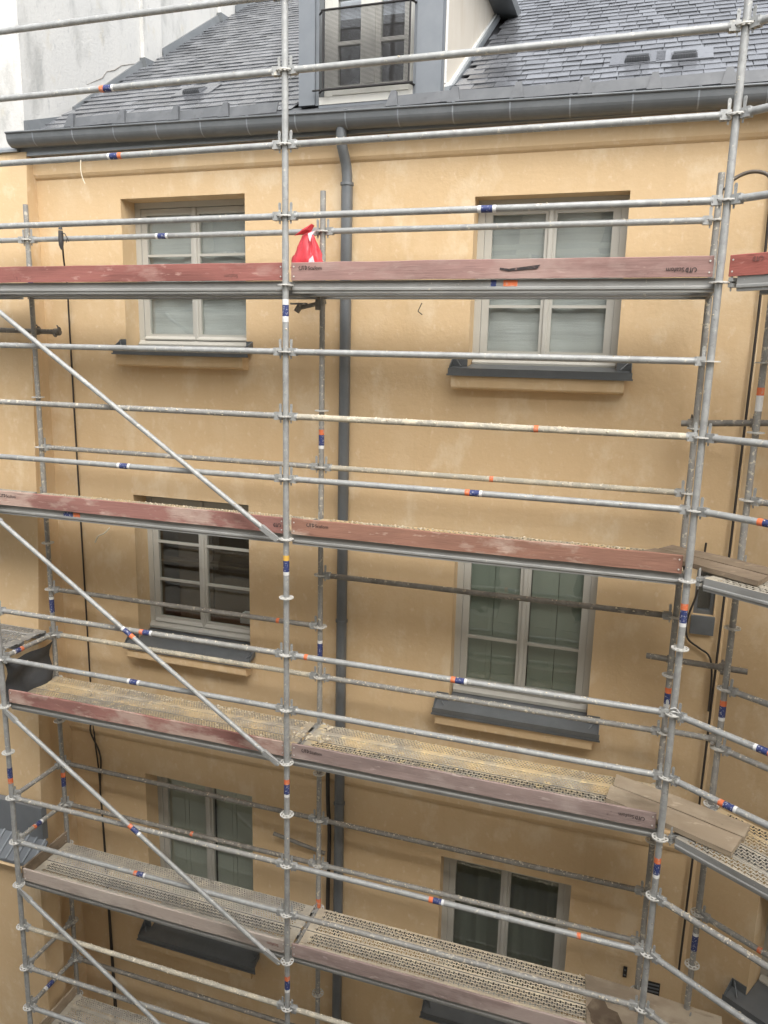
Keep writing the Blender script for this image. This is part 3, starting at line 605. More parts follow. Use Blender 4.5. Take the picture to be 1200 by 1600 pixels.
# ------------------------------------------------------------------ low outbuilding, bottom left
ob = thing('outbuilding', (-4.4, .6, GZ), 'low outbuilding with grey metal roof against the party wall foot', 'outbuilding')
mb = MB(); mb.box(-8, -3.12, .33, .60, GZ, -5.99); mb.box(-8, -3.95, .60, 2.2, GZ, -5.78); mb.build('wall', M_wall, ob)
e0, e1 = Vector((0, .24, -5.97)), Vector((0, .425, -5.77))
mr_ = MB().hexa([(-8, e0.y, e0.z-.03), (-3.06, e0.y, e0.z-.03), (-3.06, e1.y, e1.z-.03), (-8, e1.y, e1.z-.03), (-8, e0.y, e0.z), (-3.06, e0.y, e0.z), (-3.06, e1.y, e1.z), (-8, e1.y, e1.z)]).build('metal_roof', M_zinc_mid, ob)
for k in range(14):
    x = -3.10-k*.11; q4 = [Vector((x-.05, 0, 0))+e0, Vector((x-.03, 0, 0))+e0, Vector((x+.02, 0, 0))+e1, Vector((x, 0, 0))+e1]
    MB().hexa(q4+[v+Vector((0, 0, .018)) for v in q4]).build('standing_seam', M_zinc_light, mr_)
MB().box(-8, -3.12, .425, .50, -5.79, -5.40).build('metal_upstand', M_zinc_mid, ob)
MB().box(-8, -3.95, .50, 2.2, -5.6, -5.42).build('roof_sheet', M_zinc_mid, ob)
mb = MB(); mb.prism([(.26, -6.0), (.23, -6.03), (.27, -6.10), (.33, -6.16), (.33, -6.0)], 'x', -8, -3.08); q = mb.build('eaves_moulding', M_wall, ob); fix_normals(q)
pl = thing('leafy_shrub', (-4.3, 1.0, -5.5), 'green leafy shrub at left edge above the outbuilding roof', 'shrub')
lf = MB()
for i in range(260):
    p = Vector((-4.15+random.gauss(0, .22), .95+random.gauss(0, .2), -5.0+random.gauss(0, .2))); a = Vector((random.gauss(0, 1), random.gauss(0, 1), random.gauss(0, 1))).normalized()*.05; b = a.orthogonal().normalized()*.02
    lf.face([p-a, p+b, p+a, p-b])
lf.build('foliage', M_leaf, pl)
st = MB()
for k in range(5): st.tube([(-4.2+k*.03, 1.0, -5.5), (-4.3+k*.08, .95, -4.95)], .008, 6)
st.build('stem', M_oldwood_dark, pl)

# ------------------------------------------------------------------ opposite side of the courtyard, behind the viewer
op = thing('opposite_house', (0, -7.2, GZ), 'plain rendered house across the courtyard mirrored in the panes', 'house')
OPW = [(-6+i*2.6, -4.8+i*2.6, z, z+1.5) for i in range(5) for z in (-8.6, -5.4, -2.2, 1.0)]
mb = MB(); wall_sheet(mb, -14, 14, GZ, 3.6, OPW, -.25, lambda x, v, z: Vector((x, -6.2+v, z))); mb.build('wall', M_opposite, op)
for (a, b, c, d) in OPW: MB().box(a, b, -6.46, -6.43, c, d).build('window', M_opp_glass, op)

# ------------------------------------------------------------------ scaffold
TR = .02415
def ring_mesh():
    m_ = MB(); n = 24; h = .0045; ro_, r2, r1, ri = .061, .051, .035, .0245
    def ann(ra, rb, a0, a1, k):
        for i in range(k):
            t0, t1 = a0+(a1-a0)*i/k, a0+(a1-a0)*(i+1)/k
            c = [(ra*math.cos(t0), ra*math.sin(t0)), (rb*math.cos(t0), rb*math.sin(t0)), (rb*math.cos(t1), rb*math.sin(t1)), (ra*math.cos(t1), ra*math.sin(t1))]
            m_.hexa([(*p, -h) for p in c]+[(*p, h) for p in c])
    ann(ri, r1, 0, 2*math.pi, 16); ann(r2, ro_, 0, 2*math.pi, n)
    for k in range(8): a = k*math.pi/4+math.pi/8; ann(r1, r2, a-.15, a+.15, 1)
    return m_.mesh('rosette', M_rosette)
ROS = ring_mesh()
def head_mesh():      # points along +x away from the standard axis
    m_ = MB()
    for sg in (1, -1):
        c = [(.030, -.014), (.058, -.020), (.085, -.023), (.085, .023), (.058, .020), (.030, .014)]
        z0, z1 = (.006, .030) if sg > 0 else (-.030, -.006)
        m_.prism(c, 'z', z0, z1)
    m_.prism([(.064, -.021), (.095, -.0245), (.095, .0245), (.064, .021)], 'z', -.03, .03)
    m_.tube([(.085, 0, 0), (.105, 0, 0)], [.030, .0255], 12)
    return m_.mesh('ledger_head', M_galv)
HEAD = head_mesh()
def wedge_mesh():
    m_ = MB(); m_.prism([(.040, -.055), (.050, -.055), (.058, .085), (.054, .098), (.042, .098), (.036, .085)], 'y', -.003, .003)
    m_.tube([(.047, -.006, .083), (.047, .006, .083)], .004, 8)
    return m_.mesh('wedge', M_galv)
WEDGE = wedge_mesh()
STM = {}
def sticker_mesh(cols, L_, r):
    key = (tuple(c.name for c, _ in cols), round(L_, 3), r)
    if key not in STM:
        m_ = MB(); tot = sum(k for _, k in cols); x = -L_/2
        for i, (c, k) in enumerate(cols):
            dx = L_*k/tot; m_.tube([(x, 0, 0), (x+dx, 0, 0)], r+.0011, 14, i, False); x += dx
        # tiny white lettering bars on the navy band
        STM[key] = m_.mesh('sticker', [c for c, _ in cols])
    return STM[key]
OBW = [(M_orange, 1), (M_blue, 2), (M_white, .6)]
YBW = [(M_yellowtape, 1.1), (M_blue, 2.3), (M_white, .7)]
BW = [(M_white, .5), (M_blue, 1.6), (M_white, .5)]
ORG = [(M_orange, 1)]
def rot_to(d):
    return Vector(d).to_track_quat('X', 'Z').to_euler()
def sticker(parent, p, d, cols=OBW, L_=.13, r=TR):
    o = place('sticker', sticker_mesh(cols, L_, r), parent, p); o.rotation_euler = rot_to(d); return o
def splash(m_, a, b, n, mi, side=None):
    a, b = Vector(a), Vector(b); d = b-a; ax = d.normalized(); o1 = Vector((0, 0, 1)) if abs(ax.z) < .9 else Vector((0, -1, 0)); o2 = ax.cross(o1)
    for _ in range(n):
        t = random.uniform(.03, .97); an = random.gauss(0, .8)
        p = a+d*t+(o1*math.cos(an)+o2*math.sin(an))*(TR-.001)
        m_.lump(p, random.choice((.004, .005, .006, .008, .011)), mi, .7)

scaf = thing('scaffold', (0, .36, GZ), 'two bay galvanised steel scaffold standing along the ochre facade', 'scaffold')
sc2 = thing('scaffold', tuple(WS(0, .4, GZ)), 'scaffold bay angled towards the viewer at the right edge', 'scaffold')
ROSZ = [2.0-.5*k for k in range(26)]
def standard(parent, x, y, z1, m_, stick=(), n_sp=0, drop=()):
    s_ = MB(); s_.tube([(x, y, GZ+.05), (x, y, z1)], TR, 16)
    if n_sp: splash(s_, (x, y, -9), (x, y, z1), n_sp, 1)
    for z in (0.22, -1.78, -3.78, -5.78, -7.78):
        if z < z1-.1: s_.tube([(x, y, z-.10), (x, y, z+.10)], TR+.0016, 16)
    o = s_.build('standard', [m_, M_mortar], parent)
    place('base_plate', BASE, o, (x, y, GZ))
    for z in ROSZ:
        if z < z1: 
            r_ = place('rosette', ROS, o, (x, y, z)); r_.rotation_euler.z = math.pi/8
    for (z, cols) in stick: sticker(o, (x, y, z), (0, 0, -1), cols, .17)
    return o
bm_ = MB(); bm_.box(-.07, .07, -.07, .07, 0, .008); bm_.tube([(0, 0, .008), (0, 0, .3)], .019, 12); bm_.tube([(0, 0, .2), (0, 0, .225)], .045, 8); BASE = bm_.mesh('base_plate', M_galv_dirty)
standard(scaf, 0, 0, 3.2, M_galv, [(-2.22, YBW), (-4.24, OBW), (-6.24, OBW), (-.19, [(M_white, 1), (M_blue, 2), (M_white, 1)])], 20)
standard(scaf, 3.07, 0, 3.2, M_galv, [(-2.25, OBW), (-4.25, OBW)], 25)
standard(scaf, -3.07, 0, 3.2, M_galv, [(-4.75, [(M_blue, 2), (M_orange, 1)])], 20)
standard(scaf, 0, .73, .82, M_galv_dirty, [(-1.25, OBW), (-3.22, [(M_white, .4), (M_blue, 2)]), (-5.9, ORG)], 50)
standard(scaf, -3.07, .73, .82, M_galv_dirty, [(.18, [(M_orange, .6), (M_blue, 1.2)]), (-3.17, [(M_white, 1), (M_blue, 2)]), (-5.2, [(M_orange, .7), (M_blue, 1.2)])], 50)
standard(scaf, 3.07, .73, .82, M_galv_dirty, [(-3.19, OBW)], 60)
p = WS(0, .73, 0); standard(sc2, p.x, p.y, .9, M_galv_dirty, [(-.76, [(M_orange, .5), (M_white, 1)]), (-3.18, OBW), (-5.27, [(M_white, 1), (M_blue, 1.5)])], 70)
for uu in (1.57,):
    for vv in (0, .73): p = WS(uu, vv, 0); standard(sc2, p.x, p.y, 3.2 if vv == 0 else .9, M_galv)

def ledger(parent, a, b, m_=M_galv, n_sp=0, stick=None, big=False):
    a, b = Vector(a), Vector(b); d = (b-a).normalized(); L_ = (b-a).length
    t = MB(); p, q = a+d*.095, b-d*.095
    t.tube([p, q], TR, 14)
    if n_sp: splash(t, p, q, n_sp, 1)
    o = t.build('ledger', [m_, M_mortar], parent)
    e = math.atan2(d.y, d.x)
    for (pt, ang) in ((a, e), (b, e+math.pi)):
        for nm, me in (('ledger_head', HEAD), ('wedge', WEDGE)):
            c = place(nm, me, o, pt); c.rotation_euler.z = ang
    for (tt, cols) in (stick or []): sticker(o, a+d*(tt*L_), d if cols[0][0] is not M_blue else d, cols, .13 if cols is not ORG else .032)
    return o
D, Gd, Go, Gc = M_galv, M_galv_dirty, M_galv_old, M_cream
RB = lambda cols: cols[::-1]
# front ledgers: z, left(mat,splashes,stickers), right(...)
FR = [(2.0, (D, 4, []), (D, 4, [])), (1.5, (D, 6, [(.5, OBW)]), (D, 10, [])), (1.0, (D, 6, [(.515, RB(OBW))]), (D, 10, [])), (.5, (D, 8, []), (D, 12, [(.5, BW)])),
      (-.5, (D, 14, []), (D, 10, [])), (-1.0, (Gd, 60, []), (Gc, 120, [(.64, ORG)])), (-1.5, (D, 16, [(.5, BW)]), (D, 20, [(.5, OBW)])),
      (-3.0, (Gd, 70, [(.55, OBW)]), (D, 40, [(.485, OBW), (.06, ORG)])), (-3.5, (D, 24, [(.5, BW)]), (D, 50, [])),
      (-5.0, (Gd, 35, []), (D, 18, [(.45, OBW), (.83, ORG)])), (-5.5, (D, 40, [(.49, OBW)]), (Gd, 60, [])),
      (-6.5, (Gc, 140, []), (Gc, 110, [])), (-7.0, (Gd, 50, []), (Gd, 50, [])), (-7.5, (D, 30, []), (D, 20, []))]
for (z, l, r) in FR:
    ledger(scaf, (-3.07, 0, z), (0, 0, z), l[0], l[1], l[2]); ledger(scaf, (0, 0, z), (3.07, 0, z), r[0], r[1], r[2])
for z in (1.5, 1.0, .5, -.5, -1.0, -1.5, -3.0, -3.5): ledger(scaf, (-6.14, 0, z), (-3.07, 0, z), D, 0)
# rear ledgers
ledger(scaf, (-3.07, .73, .5), (0, .73, .5), D, 6, [(.49, BW)]); ledger(scaf, (0, .73, .5), (3.07, .73, .5), D, 14)
ledger(scaf, (-6.14, .73, .5), (-3.07, .73, .5), D, 0)
ledger(scaf, (-3.07, .73, -1.5), (0, .73, -1.5), Gd, 60); ledger(scaf, (0, .73, -1.5), (3.07, .73, -1.5), Gc, 130, [(.5, ORG)])
ledger(scaf, (-3.07, .73, -3.0), (0, .73, -3.0), Go, 30, [(.86, ORG)]); ledger(scaf, (0, .73, -2.5), (3.07, .73, -2.5), Go, 40)
ledger(scaf, (-3.07, .73, -3.5), (0, .73, -3.5), Gc, 150); ledger(scaf, (0, .73, -3.5), (3.07, .73, -3.5), Gd, 120)
ledger(scaf, (-3.07, .73, -5.0), (0, .73, -5.0), Go, 40); ledger(scaf, (0, .73, -5.0), (3.07, .73, -5.0), Go, 160)
ledger(scaf, (-3.07, .73, -5.5), (0, .73, -5.5), Go, 60, [(.53, ORG)]); ledger(scaf, (0, .73, -5.5), (3.07, .73, -5.5), Gd, 90)
ledger(scaf, (-3.07, .73, -7.5), (0, .73, -7.5), Go, 50); ledger(scaf, (0, .73, -7.5), (3.07, .73, -7.5), Go, 50)
# transoms under every deck, end guardrails on the left
for x in (-3.07, 0, 3.07):
    for z in (0, -2, -4, -6, -8): ledger(scaf, (x, 0, z), (x, .73, z), Gd, 4)
for z, s_ in ((-5.0, []), (-5.5, [(.42, OBW)]), (-7.0, []), (-7.5, [(.4, [(M_white, .4), (M_blue, 1)])]), (-3.5, [(.3, RB(OBW))])):
    ledger(scaf, (-3.07, 0, z), (-3.07, .73, z), Gd, 14, s_)
# right bay
for z, m_, n, s_ in ((2.0, D, 2, []), (1.5, D, 4, []), (1.0, D, 4, []), (.5, D, 8, []), (-1.0, D, 14, []), (-1.5, D, 10, [(.32, OBW)]), (-3.0, D, 26, [(.42, RB(OBW))]), (-3.5, D, 14, [(.3, OBW)]), (-4.5, Gd, 90, []), (-5.0, D, 20, []), (-5.5, Gd, 50, [])):
    a, b = WS(0, 0, z), WS(1.57, 0, z); ledger(sc2, a, b, m_, n, s_)
for z, m_, n, s_ in ((.5, D, 4, []), (-1.5, Gd, 10, []), (-3.0, Gd, 14, []), (-3.5, Gd, 30, []), (-5.0, Gd, 20, [(.33, ORG)])):
    ledger(sc2, WS(0, .73, z), WS(1.57, .73, z), m_, n, s_)
for z in (0, -2, -4, -6):
    for uu in (0.06, 1.57):
        a, b = WS(uu, 0, z), WS(uu, .73, z); ledger(sc2, a, b, Gd, 6)
# plain tubes with swivel couplers
def coupler(parent, p, d):
    c = MB(); p = Vector(p); d = Vector(d).normalized()
    c.tube([p-d*.028, p+d*.028], .034, 12); o1 = d.orthogonal().normalized()
    c.box(-.012, .012, -.055, .055, -.016, .016, T=lambda x, y, z: p+d*x+o1*y+d.cross(o1)*z)
    c.tube([p+o1*.045-d.cross(o1)*.04, p+o1*.045+d.cross(o1)*.045], .007, 8)
    return c.build('coupler', M_galv_old, parent)
def tie(parent, a, b, cps, m_=M_galv_old):
    t = MB(); t.tube([a, b], TR, 14); splash(t, a, b, 8, 1); o = t.build('tie_tube', [m_, M_mortar], parent)
    for q in cps: coupler(o, Vector(a).lerp(Vector(b), q), Vector(b)-Vector(a))
    return o
tie(scaf, (-3.75, .785, -.345), (-2.80, .785, -.36), [.70, .96])
br = MB(); br.tube([(-.22, .70, -.13), (.02, .76, -.07)], .018, 10); br.tube([(-.23, .70, -.16), (-.19, .71, -.09)], .026, 10); br.box(-.27, -.12, .66, .69, -.10, -.085); br.tube([(-.03, .73, -.14), (-.03, .73, -.02)], .034, 12); br.build('tie_bracket', M_galv_old, scaf)
c = WS(-.02, .73, 0)
tie(sc2, (2.97, .785, -.97), (c.x+.12, c.y+.06, -.93), [.12, .82])
tie(sc2, (2.88, .785, -2.88), (c.x+.17, c.y+.05, -2.86), [.25, .76])
tie(sc2, (3.07, .70, -3.47), (c.x, c.y, -3.44), [.93], M_galv_dirty)
# diagonal braces on the outer face of the left bay
def brace(parent, a, b, stick=None):
    a, b = Vector(a), Vector(b); d = (b-a).normalized(); t = MB()
    t.tube([a+d*.16, b-d*.16], .0212, 14)
    for (p, q) in ((a, a+d*.17), (b, b-d*.17)):
        o1 = Vector((0, 1, 0)); o2 = d.cross(o1)
        t.poly([p+o2*.024+o1*.004, p-o2*.024+o1*.004, p-o2*.024-o1*.004, p+o2*.024-o1*.004, q+o2*.021+o1*.019, q-o2*.021+o1*.019, q-o2*.021-o1*.019, q+o2*.021-o1*.019], [(0, 1, 5, 4), (1, 2, 6, 5), (2, 3, 7, 6), (3, 0, 4, 7), (3, 2, 1, 0)], 0)
        t.tube([p+o1*.05, p-o1*.012], .010, 8)
    splash(t, a+d*.1, b-d*.1, 14, 1)
    o = t.build('diagonal_brace', [M_galv, M_mortar], parent); fix_normals(o)
    if stick: sticker(o, a+d*(stick[0]*(b-a).length), d, stick[1], .14, .0212)
    return o
for (z, s_) in ((0, None), (-2, (.5, RB(OBW))), (-4, (.49, OBW)), (-6, None)):
    brace(scaf, (-3.02, -.055, z-.01), (-.055, -.055, z-2+.0), s_)

# ---- decks of perforated steel planks
def plank_mesh(name, L_, W_, rows, kind, m_):
    s_ = MB(); x0, x1 = -L_/2, L_/2; y0, y1 = -W_/2, W_/2; zt = .036
    if kind == 'slot':
        cw, ch = .045, .036
        ub = [0, .0105, .0145, .0305, .0345, .045]; vb = [0, .003, .0115, .0245, .033, .036]
        def hole(i, j): return (i == 2 and 1 <= j <= 3) or (i in (0, 4) and j == 2)
    else:
        cw, ch = .028, .024
        ub = [0, .007, .021, .028]; vb = [0, .007, .018, .024]
        def hole(i, j): return i == 1 and j == 1
    nc = int((L_-.12)/cw); xs0 = -nc*cw/2
    y = y0; bands = []
    for (ra, n) in rows:
        if ra > y+1e-6: bands.append((y, ra)); 
        for k in range(n):
            off = cw/2 if k % 2 else 0; yy = ra+k*ch
            # end strips
            xa, xb = xs0+off, xs0+off+cw*(nc-1)
            s_.face([(x0, yy, zt), (xa, yy, zt), (xa, yy+ch, zt), (x0, yy+ch, zt)]); s_.face([(xb, yy, zt), (x1, yy, zt), (x1, yy+ch, zt), (xb, yy+ch, zt)])
            for j in range(len(vb)-1):
                ya, yb = yy+vb[j], yy+vb[j+1]
                if not any(hole(i, j) for i in range(len(ub)-1)):
                    s_.face([(xa, ya, zt), (xb, ya, zt), (xb, yb, zt), (xa, yb, zt)]); continue
                runs = []; cur = None
                for c_ in range(nc-1):
                    for i in range(len(ub)-1):
                        if hole(i, j):
                            if cur is not None: runs.append((cur, xa+c_*cw+ub[i])); cur = None
                        elif cur is None: cur = xa+c_*cw+ub[i]
                if cur is not None: runs.append((cur, xb))
                for (p, q) in runs:
                    s_.poly([(p, ya, zt), (q, ya, zt), (q, yb, zt), (p, yb, zt), (p, ya, zt-.004), (q, ya, zt-.004), (q, yb, zt-.004), (p, yb, zt-.004)], [(0, 1, 2, 3), (4, 5, 1, 0), (6, 7, 3, 2), (5, 6, 2, 1), (7, 4, 0, 3)])
        y = ra+n*ch
    bands.append((y, y1))
    for k, (a, b) in enumerate(bands):
        h = .005 if 0 < k < len(bands)-1 else 0
        if h and b-a > .02: s_.hexa([(x0, a, zt-.004), (x1, a, zt-.004), (x1, b, zt-.004), (x0, b, zt-.004), (x0, a+.008, zt+h), (x1, a+.008, zt+h), (x1, b-.008, zt+h), (x0, b-.008, zt+h)])
        else: s_.face([(x0, a, zt), (x1, a, zt), (x1, b, zt), (x0, b, zt)])
    prof_ = [(0, zt), (0, -.012), (-.006, -.020), (-.006, -.034), (.004, -.042), (.004, -.056), (.035, -.056)]
    for sg, e in ((1, y0), (-1, y1)):
        for i in range(len(prof_)-1):
            (pa, za), (pb, zb) = prof_[i], prof_[i+1]; q = [(x0, e+sg*pa, za), (x1, e+sg*pa, za), (x1, e+sg*pb, zb), (x0, e+sg*pb, zb)]
            s_.face(q if sg < 0 else q[::-1], 1)
    for x in (x0, x1):
        for yh in (-W_*.32, W_*.32):
            sg = -1 if x < 0 else 1
            s_.box(min(x, x+sg*.012), max(x, x+sg*.012), yh-.025, yh+.025, .026, .034, 1)
    return s_.mesh(name, [m_, M_galv_edge])
RA = [(-.142, 3), (-.0, 4)]; RBB = [(-.142, 4), (.032, 3)]
RC = [(-.144, 5), (.03, 5)]
PL = {}
def deck(parent, xa, xb, z, specs, T=ID, rz=0):
    L_ = xb-xa
    for (yc, kind, rows, m_) in specs:
        key = (round(L_, 2), kind, str(rows), m_.name)
        if key not in PL: PL[key] = plank_mesh('deck_plank', L_, .315, rows, kind, m_)
        place('deck_plank', PL[key], parent, T((xa+xb)/2, yc, z), (0, 0, rz))
YF, YR = .215, .54
dk = {0: ((M_deck_grey, M_deck_grey), (M_deck_grey, M_deck_grey)), -2: ((M_deck_brown, M_deck_yellow), (M_deck_yellow, M_deck_yellow)),
      -4: ((M_deck_brown, M_deck_brown), (M_deck_yellow, M_deck_yellow)), -6: ((M_deck_grey, M_deck_grey), (M_deck_beige, M_deck_beige)), -8: ((M_deck_grey, M_deck_grey), (M_deck_grey, M_deck_grey))}
for z, (l, r) in dk.items():
    deck(scaf, -3.045, -.028, z, [(YF, 'slot' if z <= -6 else 'fine', RA if z <= -6 else RC, l[0]), (YR, 'fine', RC, l[1])])
    deck(scaf, .028, 3.045, z, [(YF, 'slot', RA, r[0]), (YR, 'slot' if z != -4 else 'fine', RBB if z != -4 else RC, r[1])])
for z in (0, -2, -4, -6): deck(sc2, .10, 1.52, z, [(YF-.02, 'slot', RA, M_deck_grey if z else M_galv), (YR-.02, 'slot', RBB, M_deck_brown)], WS, -R(33.5))
for z in (0, -2): deck(scaf, -6.075, -3.135, z, [(YF, 'fine', RC, M_deck_grey), (YR, 'fine', RC, M_deck_grey)])
deck(scaf, -6.0, -3.14, -3.5, [(YF, 'slot', RA, M_galv_dirty), (YR, 'slot', RBB, M_galv_dirty)])
# deck edge label at the top lift
bx('sticker', M_blue, scaf, 1.575, 1.615, .0548, .0575, -.012, .030); bx('sticker', M_orange, scaf, 1.665, 1.765, .0548, .0575, -.012, .030)
bx('sticker', M_blue, scaf, -2.26, -2.16, .0548, .0575, -2.015, -1.975); bx('sticker', M_orange, scaf, -2.15, -2.08, .0548, .0575, -2.015, -1.975)

# ---- wooden toe boards
def text_mesh(body, size, m_):
    cu = bpy.data.curves.new('print', 'FONT'); cu.body = body; cu.size = size; cu.extrude = .0006; cu.resolution_u = 3
    to = bpy.data.objects.new('print', cu); COL.objects.link(to)
    bpy.context.view_layer.update()
    me = bpy.data.meshes.new_from_object(to.evaluated_get(bpy.context.evaluated_depsgraph_get())); bpy.data.objects.remove(to)
    me.materials.clear(); me.materials.append(m_); me.name = 'board_print'; return me
TXT = text_mesh('Scafom', .040, M_print); TXTF = text_mesh('Scafom', .042, M_print_faint)
def logo_mesh(m_):
    s_ = MB()
    def arc(cx, cz, r, a0, a1, n=10):
        for i in range(n):
            t0, t1 = a0+(a1-a0)*i/n, a0+(a1-a0)*(i+1)/n; q = r-.005
            c_ = [(cx+r*math.cos(t0), cz+r*math.sin(t0)), (cx+r*math.cos(t1), cz+r*math.sin(t1)), (cx+q*math.cos(t1), cz+q*math.sin(t1)), (cx+q*math.cos(t0), cz+q*math.sin(t0))]
            s_.face([(a_, b_, .0006) for a_, b_ in c_])
    arc(.014, .015, .016, math.pi*.55, math.pi*1.9); s_.box(.024, .029, .012, .0303, 0, .0006); s_.box(.034, .039, 0, .030, 0, .0006); s_.box(.030, .046, .026, .030, 0, .0006)
    s_.box(.050, .055, 0, .031, 0, .0006); arc(.052, .0155, .0158, -math.pi/2, math.pi/2)
    return s_.mesh('board_logo', m_)
LOGO = logo_mesh(M_print); LOGOF = logo_mesh(M_print_faint)
def toeboard(parent, xa, xb, z, m_, T=ID, rz=0, y0=.028, label=None, prints=(), th=.022, h=.132, nails=True, warp=0.0):
    s_ = MB(); n = 14; vs = []; zb = z+.038
    random.seed(int(abs(xa*100+z*37)))
    rows_ = []
    for i in range(n+1):
        x = xa+(xb-xa)*i/n; dz = random.uniform(-.0025, .0025); dy = random.uniform(-.002, .002)
        rows_.append([T(x, y0+dy, zb+dz), T(x, y0+th+dy, zb+dz), T(x, y0+th+dy, zb+h+dz-.003), T(x, y0+th-.004+dy, zb+h+dz), T(x, y0+.004+dy, zb+h+dz), T(x, y0+dy, zb+h+dz-.004)])
    vs = [q for r_ in rows_ for q in r_]; k = 6; fs = []
    for i in range(n):
        for j in range(k): fs.append((i*k+j, (i+1)*k+j, (i+1)*k+(j+1) % k, i*k+(j+1) % k))
    fs += [tuple(range(k)), tuple(range(n*k, n*k+k))[::-1]]
    s_.poly(vs, fs); o = s_.build('toe_board', m_, parent); fix_normals(o)
    if label: o['label'] = label
    if nails:
        for x in (xa+.022, xb-.022):
            for dz in (.028, .10):
                q = MB(); q.tube([T(x, y0-.004, zb+dz), T(x, y0+.004, zb+dz)], .006, 8); q.build('nail', M_nail, o)
    for (x, zz, upside, me, dx) in prints:
        q = place('board_print', me, o, T(x, y0-.0035, zb+zz)); q.rotation_euler = (R(90), R(180) if upside else 0, rz)
    return o
PR = lambda x, zz=.075: [(x, zz, False, LOGO, 0), (x+.074, zz, False, TXT, 0)]
def PU(x, zz=.055): return [(x, zz+.03, True, LOGO, 0), (x-.074, zz+.03, True, TXT, 0)]
toeboard(scaf, -3.03, -.032, 0, M_red, label='red painted toe board', prints=[(-.42, .05, True, TXTF, 0)])
b0 = toeboard(scaf, .034, 3.03, 0, M_pink, label='faded pink toe board', prints=PR(.10)+PU(2.93, .03))
MB().hexa([(1.64, .0235, .098), (1.70, .0235, .088), (1.70, .0245, .088), (1.64, .0245, .098), (1.64, .0235, .112), (1.70, .0235, .104), (1.70, .0245, .104), (1.64, .0245, .112)]).hexa([(1.70, .0235, .088), (1.90, .0235, .102), (1.90, .0245, .102), (1.70, .0245, .088), (1.70, .0235, .104), (1.92, .0235, .128), (1.92, .0245, .128), (1.70, .0245, .104)]).build('pen_stroke', M_print, b0)
toeboard(scaf, -3.03, -.032, -2, M_redworn, label='worn red toe board with pale scuffs', prints=PR(-2.95)+[(-.06, .08, True, LOGO, 0)])
toeboard(scaf, .034, 3.03, -2, M_redbrown, label='red brown toe board', prints=PR(.17))
toeboard(scaf, -3.03, -.032, -4, M_redworn, label='dark red patchy toe board')
toeboard(scaf, .034, 3.03, -4, M_mauve, label='greyed mauve toe board', prints=PR(.13)+PU(2.95))
toeboard(scaf, -3.03, -.032, -6, M_greywood, label='pale grey toe board', prints=[(-.10, .085, True, TXTF, 0)])
toeboard(scaf, .034, 3.03, -6, M_mauve)
toeboard(scaf, -3.03, -.032, -8, M_greywood); toeboard(scaf, .034, 3.03, -8, M_greywood)
toeboard(scaf, -6.1, -3.10, 0, M_red); toeboard(scaf, -6.1, -3.10, -2, M_redworn)
toeboard(sc2, .045, 1.53, 0, M_red_bright, WS, -R(33.5), label='bright red toe board', prints=[(.26, .11, True, LOGOF, 0)])
def TL(x, y, z): return Vector((-3.02-y, x, z))
toeboard(scaf, .05, .70, -6, M_oldwood_dark, TL, R(90), label='old bare end toe board'); toeboard(scaf, .05, .70, -8, M_oldwood, TL, R(90))

# ------------------------------------------------------------------ loose boards, sheet and dust on the decks
def board(name, pts, z, th, m_, label, cat, group=None):
    """pts: left-front, right-front, right-back, left-back"""
    s_ = MB(); n = 8; vs = []; fs = []
    lf_, rf_, rb_, lb_ = [Vector((*p, 0)) for p in pts]
    for i in range(n+1):
        t = i/n; a = lf_.lerp(rf_, t); b = lb_.lerp(rb_, t); dz = random.uniform(-.002, .002)+.006*math.sin(t*3)
        if i in (0, n): a = a+(rf_-lf_).normalized()*random.uniform(-.01, .02)
        for q, zz in ((a, z), (b, z), (b, z+th), (a, z+th)): vs.append((q.x, q.y, zz+dz))
    for i in range(n):
        for j in range(4): fs.append((i*4+j, (i+1)*4+j, (i+1)*4+(j+1) % 4, i*4+(j+1) % 4))
    fs += [(0, 1, 2, 3), (n*4+3, n*4+2, n*4+1, n*4)]
    s_.poly(vs, fs); o = s_.build(name, m_); fix_normals(o); return tag(o, label, cat, group)
ZB = -1.955
board('wooden_plank', [(2.74, .43), (3.50, -.13), (3.585, .05), (2.86, .57)], ZB, .035, M_oldwood_dark, 'dark weathered plank, front one on the middle deck corner', 'plank', 'loose planks bridging the scaffold corner')
board('wooden_plank', [(2.87, .58), (3.592, .06), (3.69, .22), (2.99, .74)], ZB, .035, M_oldwood_dark, 'dark weathered plank behind its twin on the middle deck corner', 'plank', 'loose planks bridging the scaffold corner')
ZC = -3.955
board('wooden_plank', [(2.645, .27), (3.545, -.15), (3.63, .07), (2.69, .47)], ZC, .04, M_oldwood, 'wide grey brown plank, front one on the lower deck corner', 'plank', 'loose planks bridging the scaffold corner')
board('wooden_plank', [(2.695, .48), (3.635, .08), (3.71, .26), (2.73, .66)], ZC+.004, .04, M_oldwood, 'pale grey plank, rear one on the lower deck corner', 'plank', 'loose planks bridging the scaffold corner')
ply = board('plywood_sheet', [(2.66, .07), (3.7, -.12), (3.75, .62), (2.62, .71)], -5.955, .015, M_ply, 'dusty plywood sheet with a dark stain bridging the lowest corner', 'plywood sheet')
MB().prism([(2.70, .20), (2.78, .13), (2.90, .16), (2.95, .26), (2.91, .36), (2.83, .38), (2.80, .45), (2.70, .44), (2.66, .34), (2.69, .28)], 'z', -5.938, -5.9335).build('stain_patch', M_stain, ply)
M_deb = mat('grey_crumbs', (.38, .35, .30), .95)
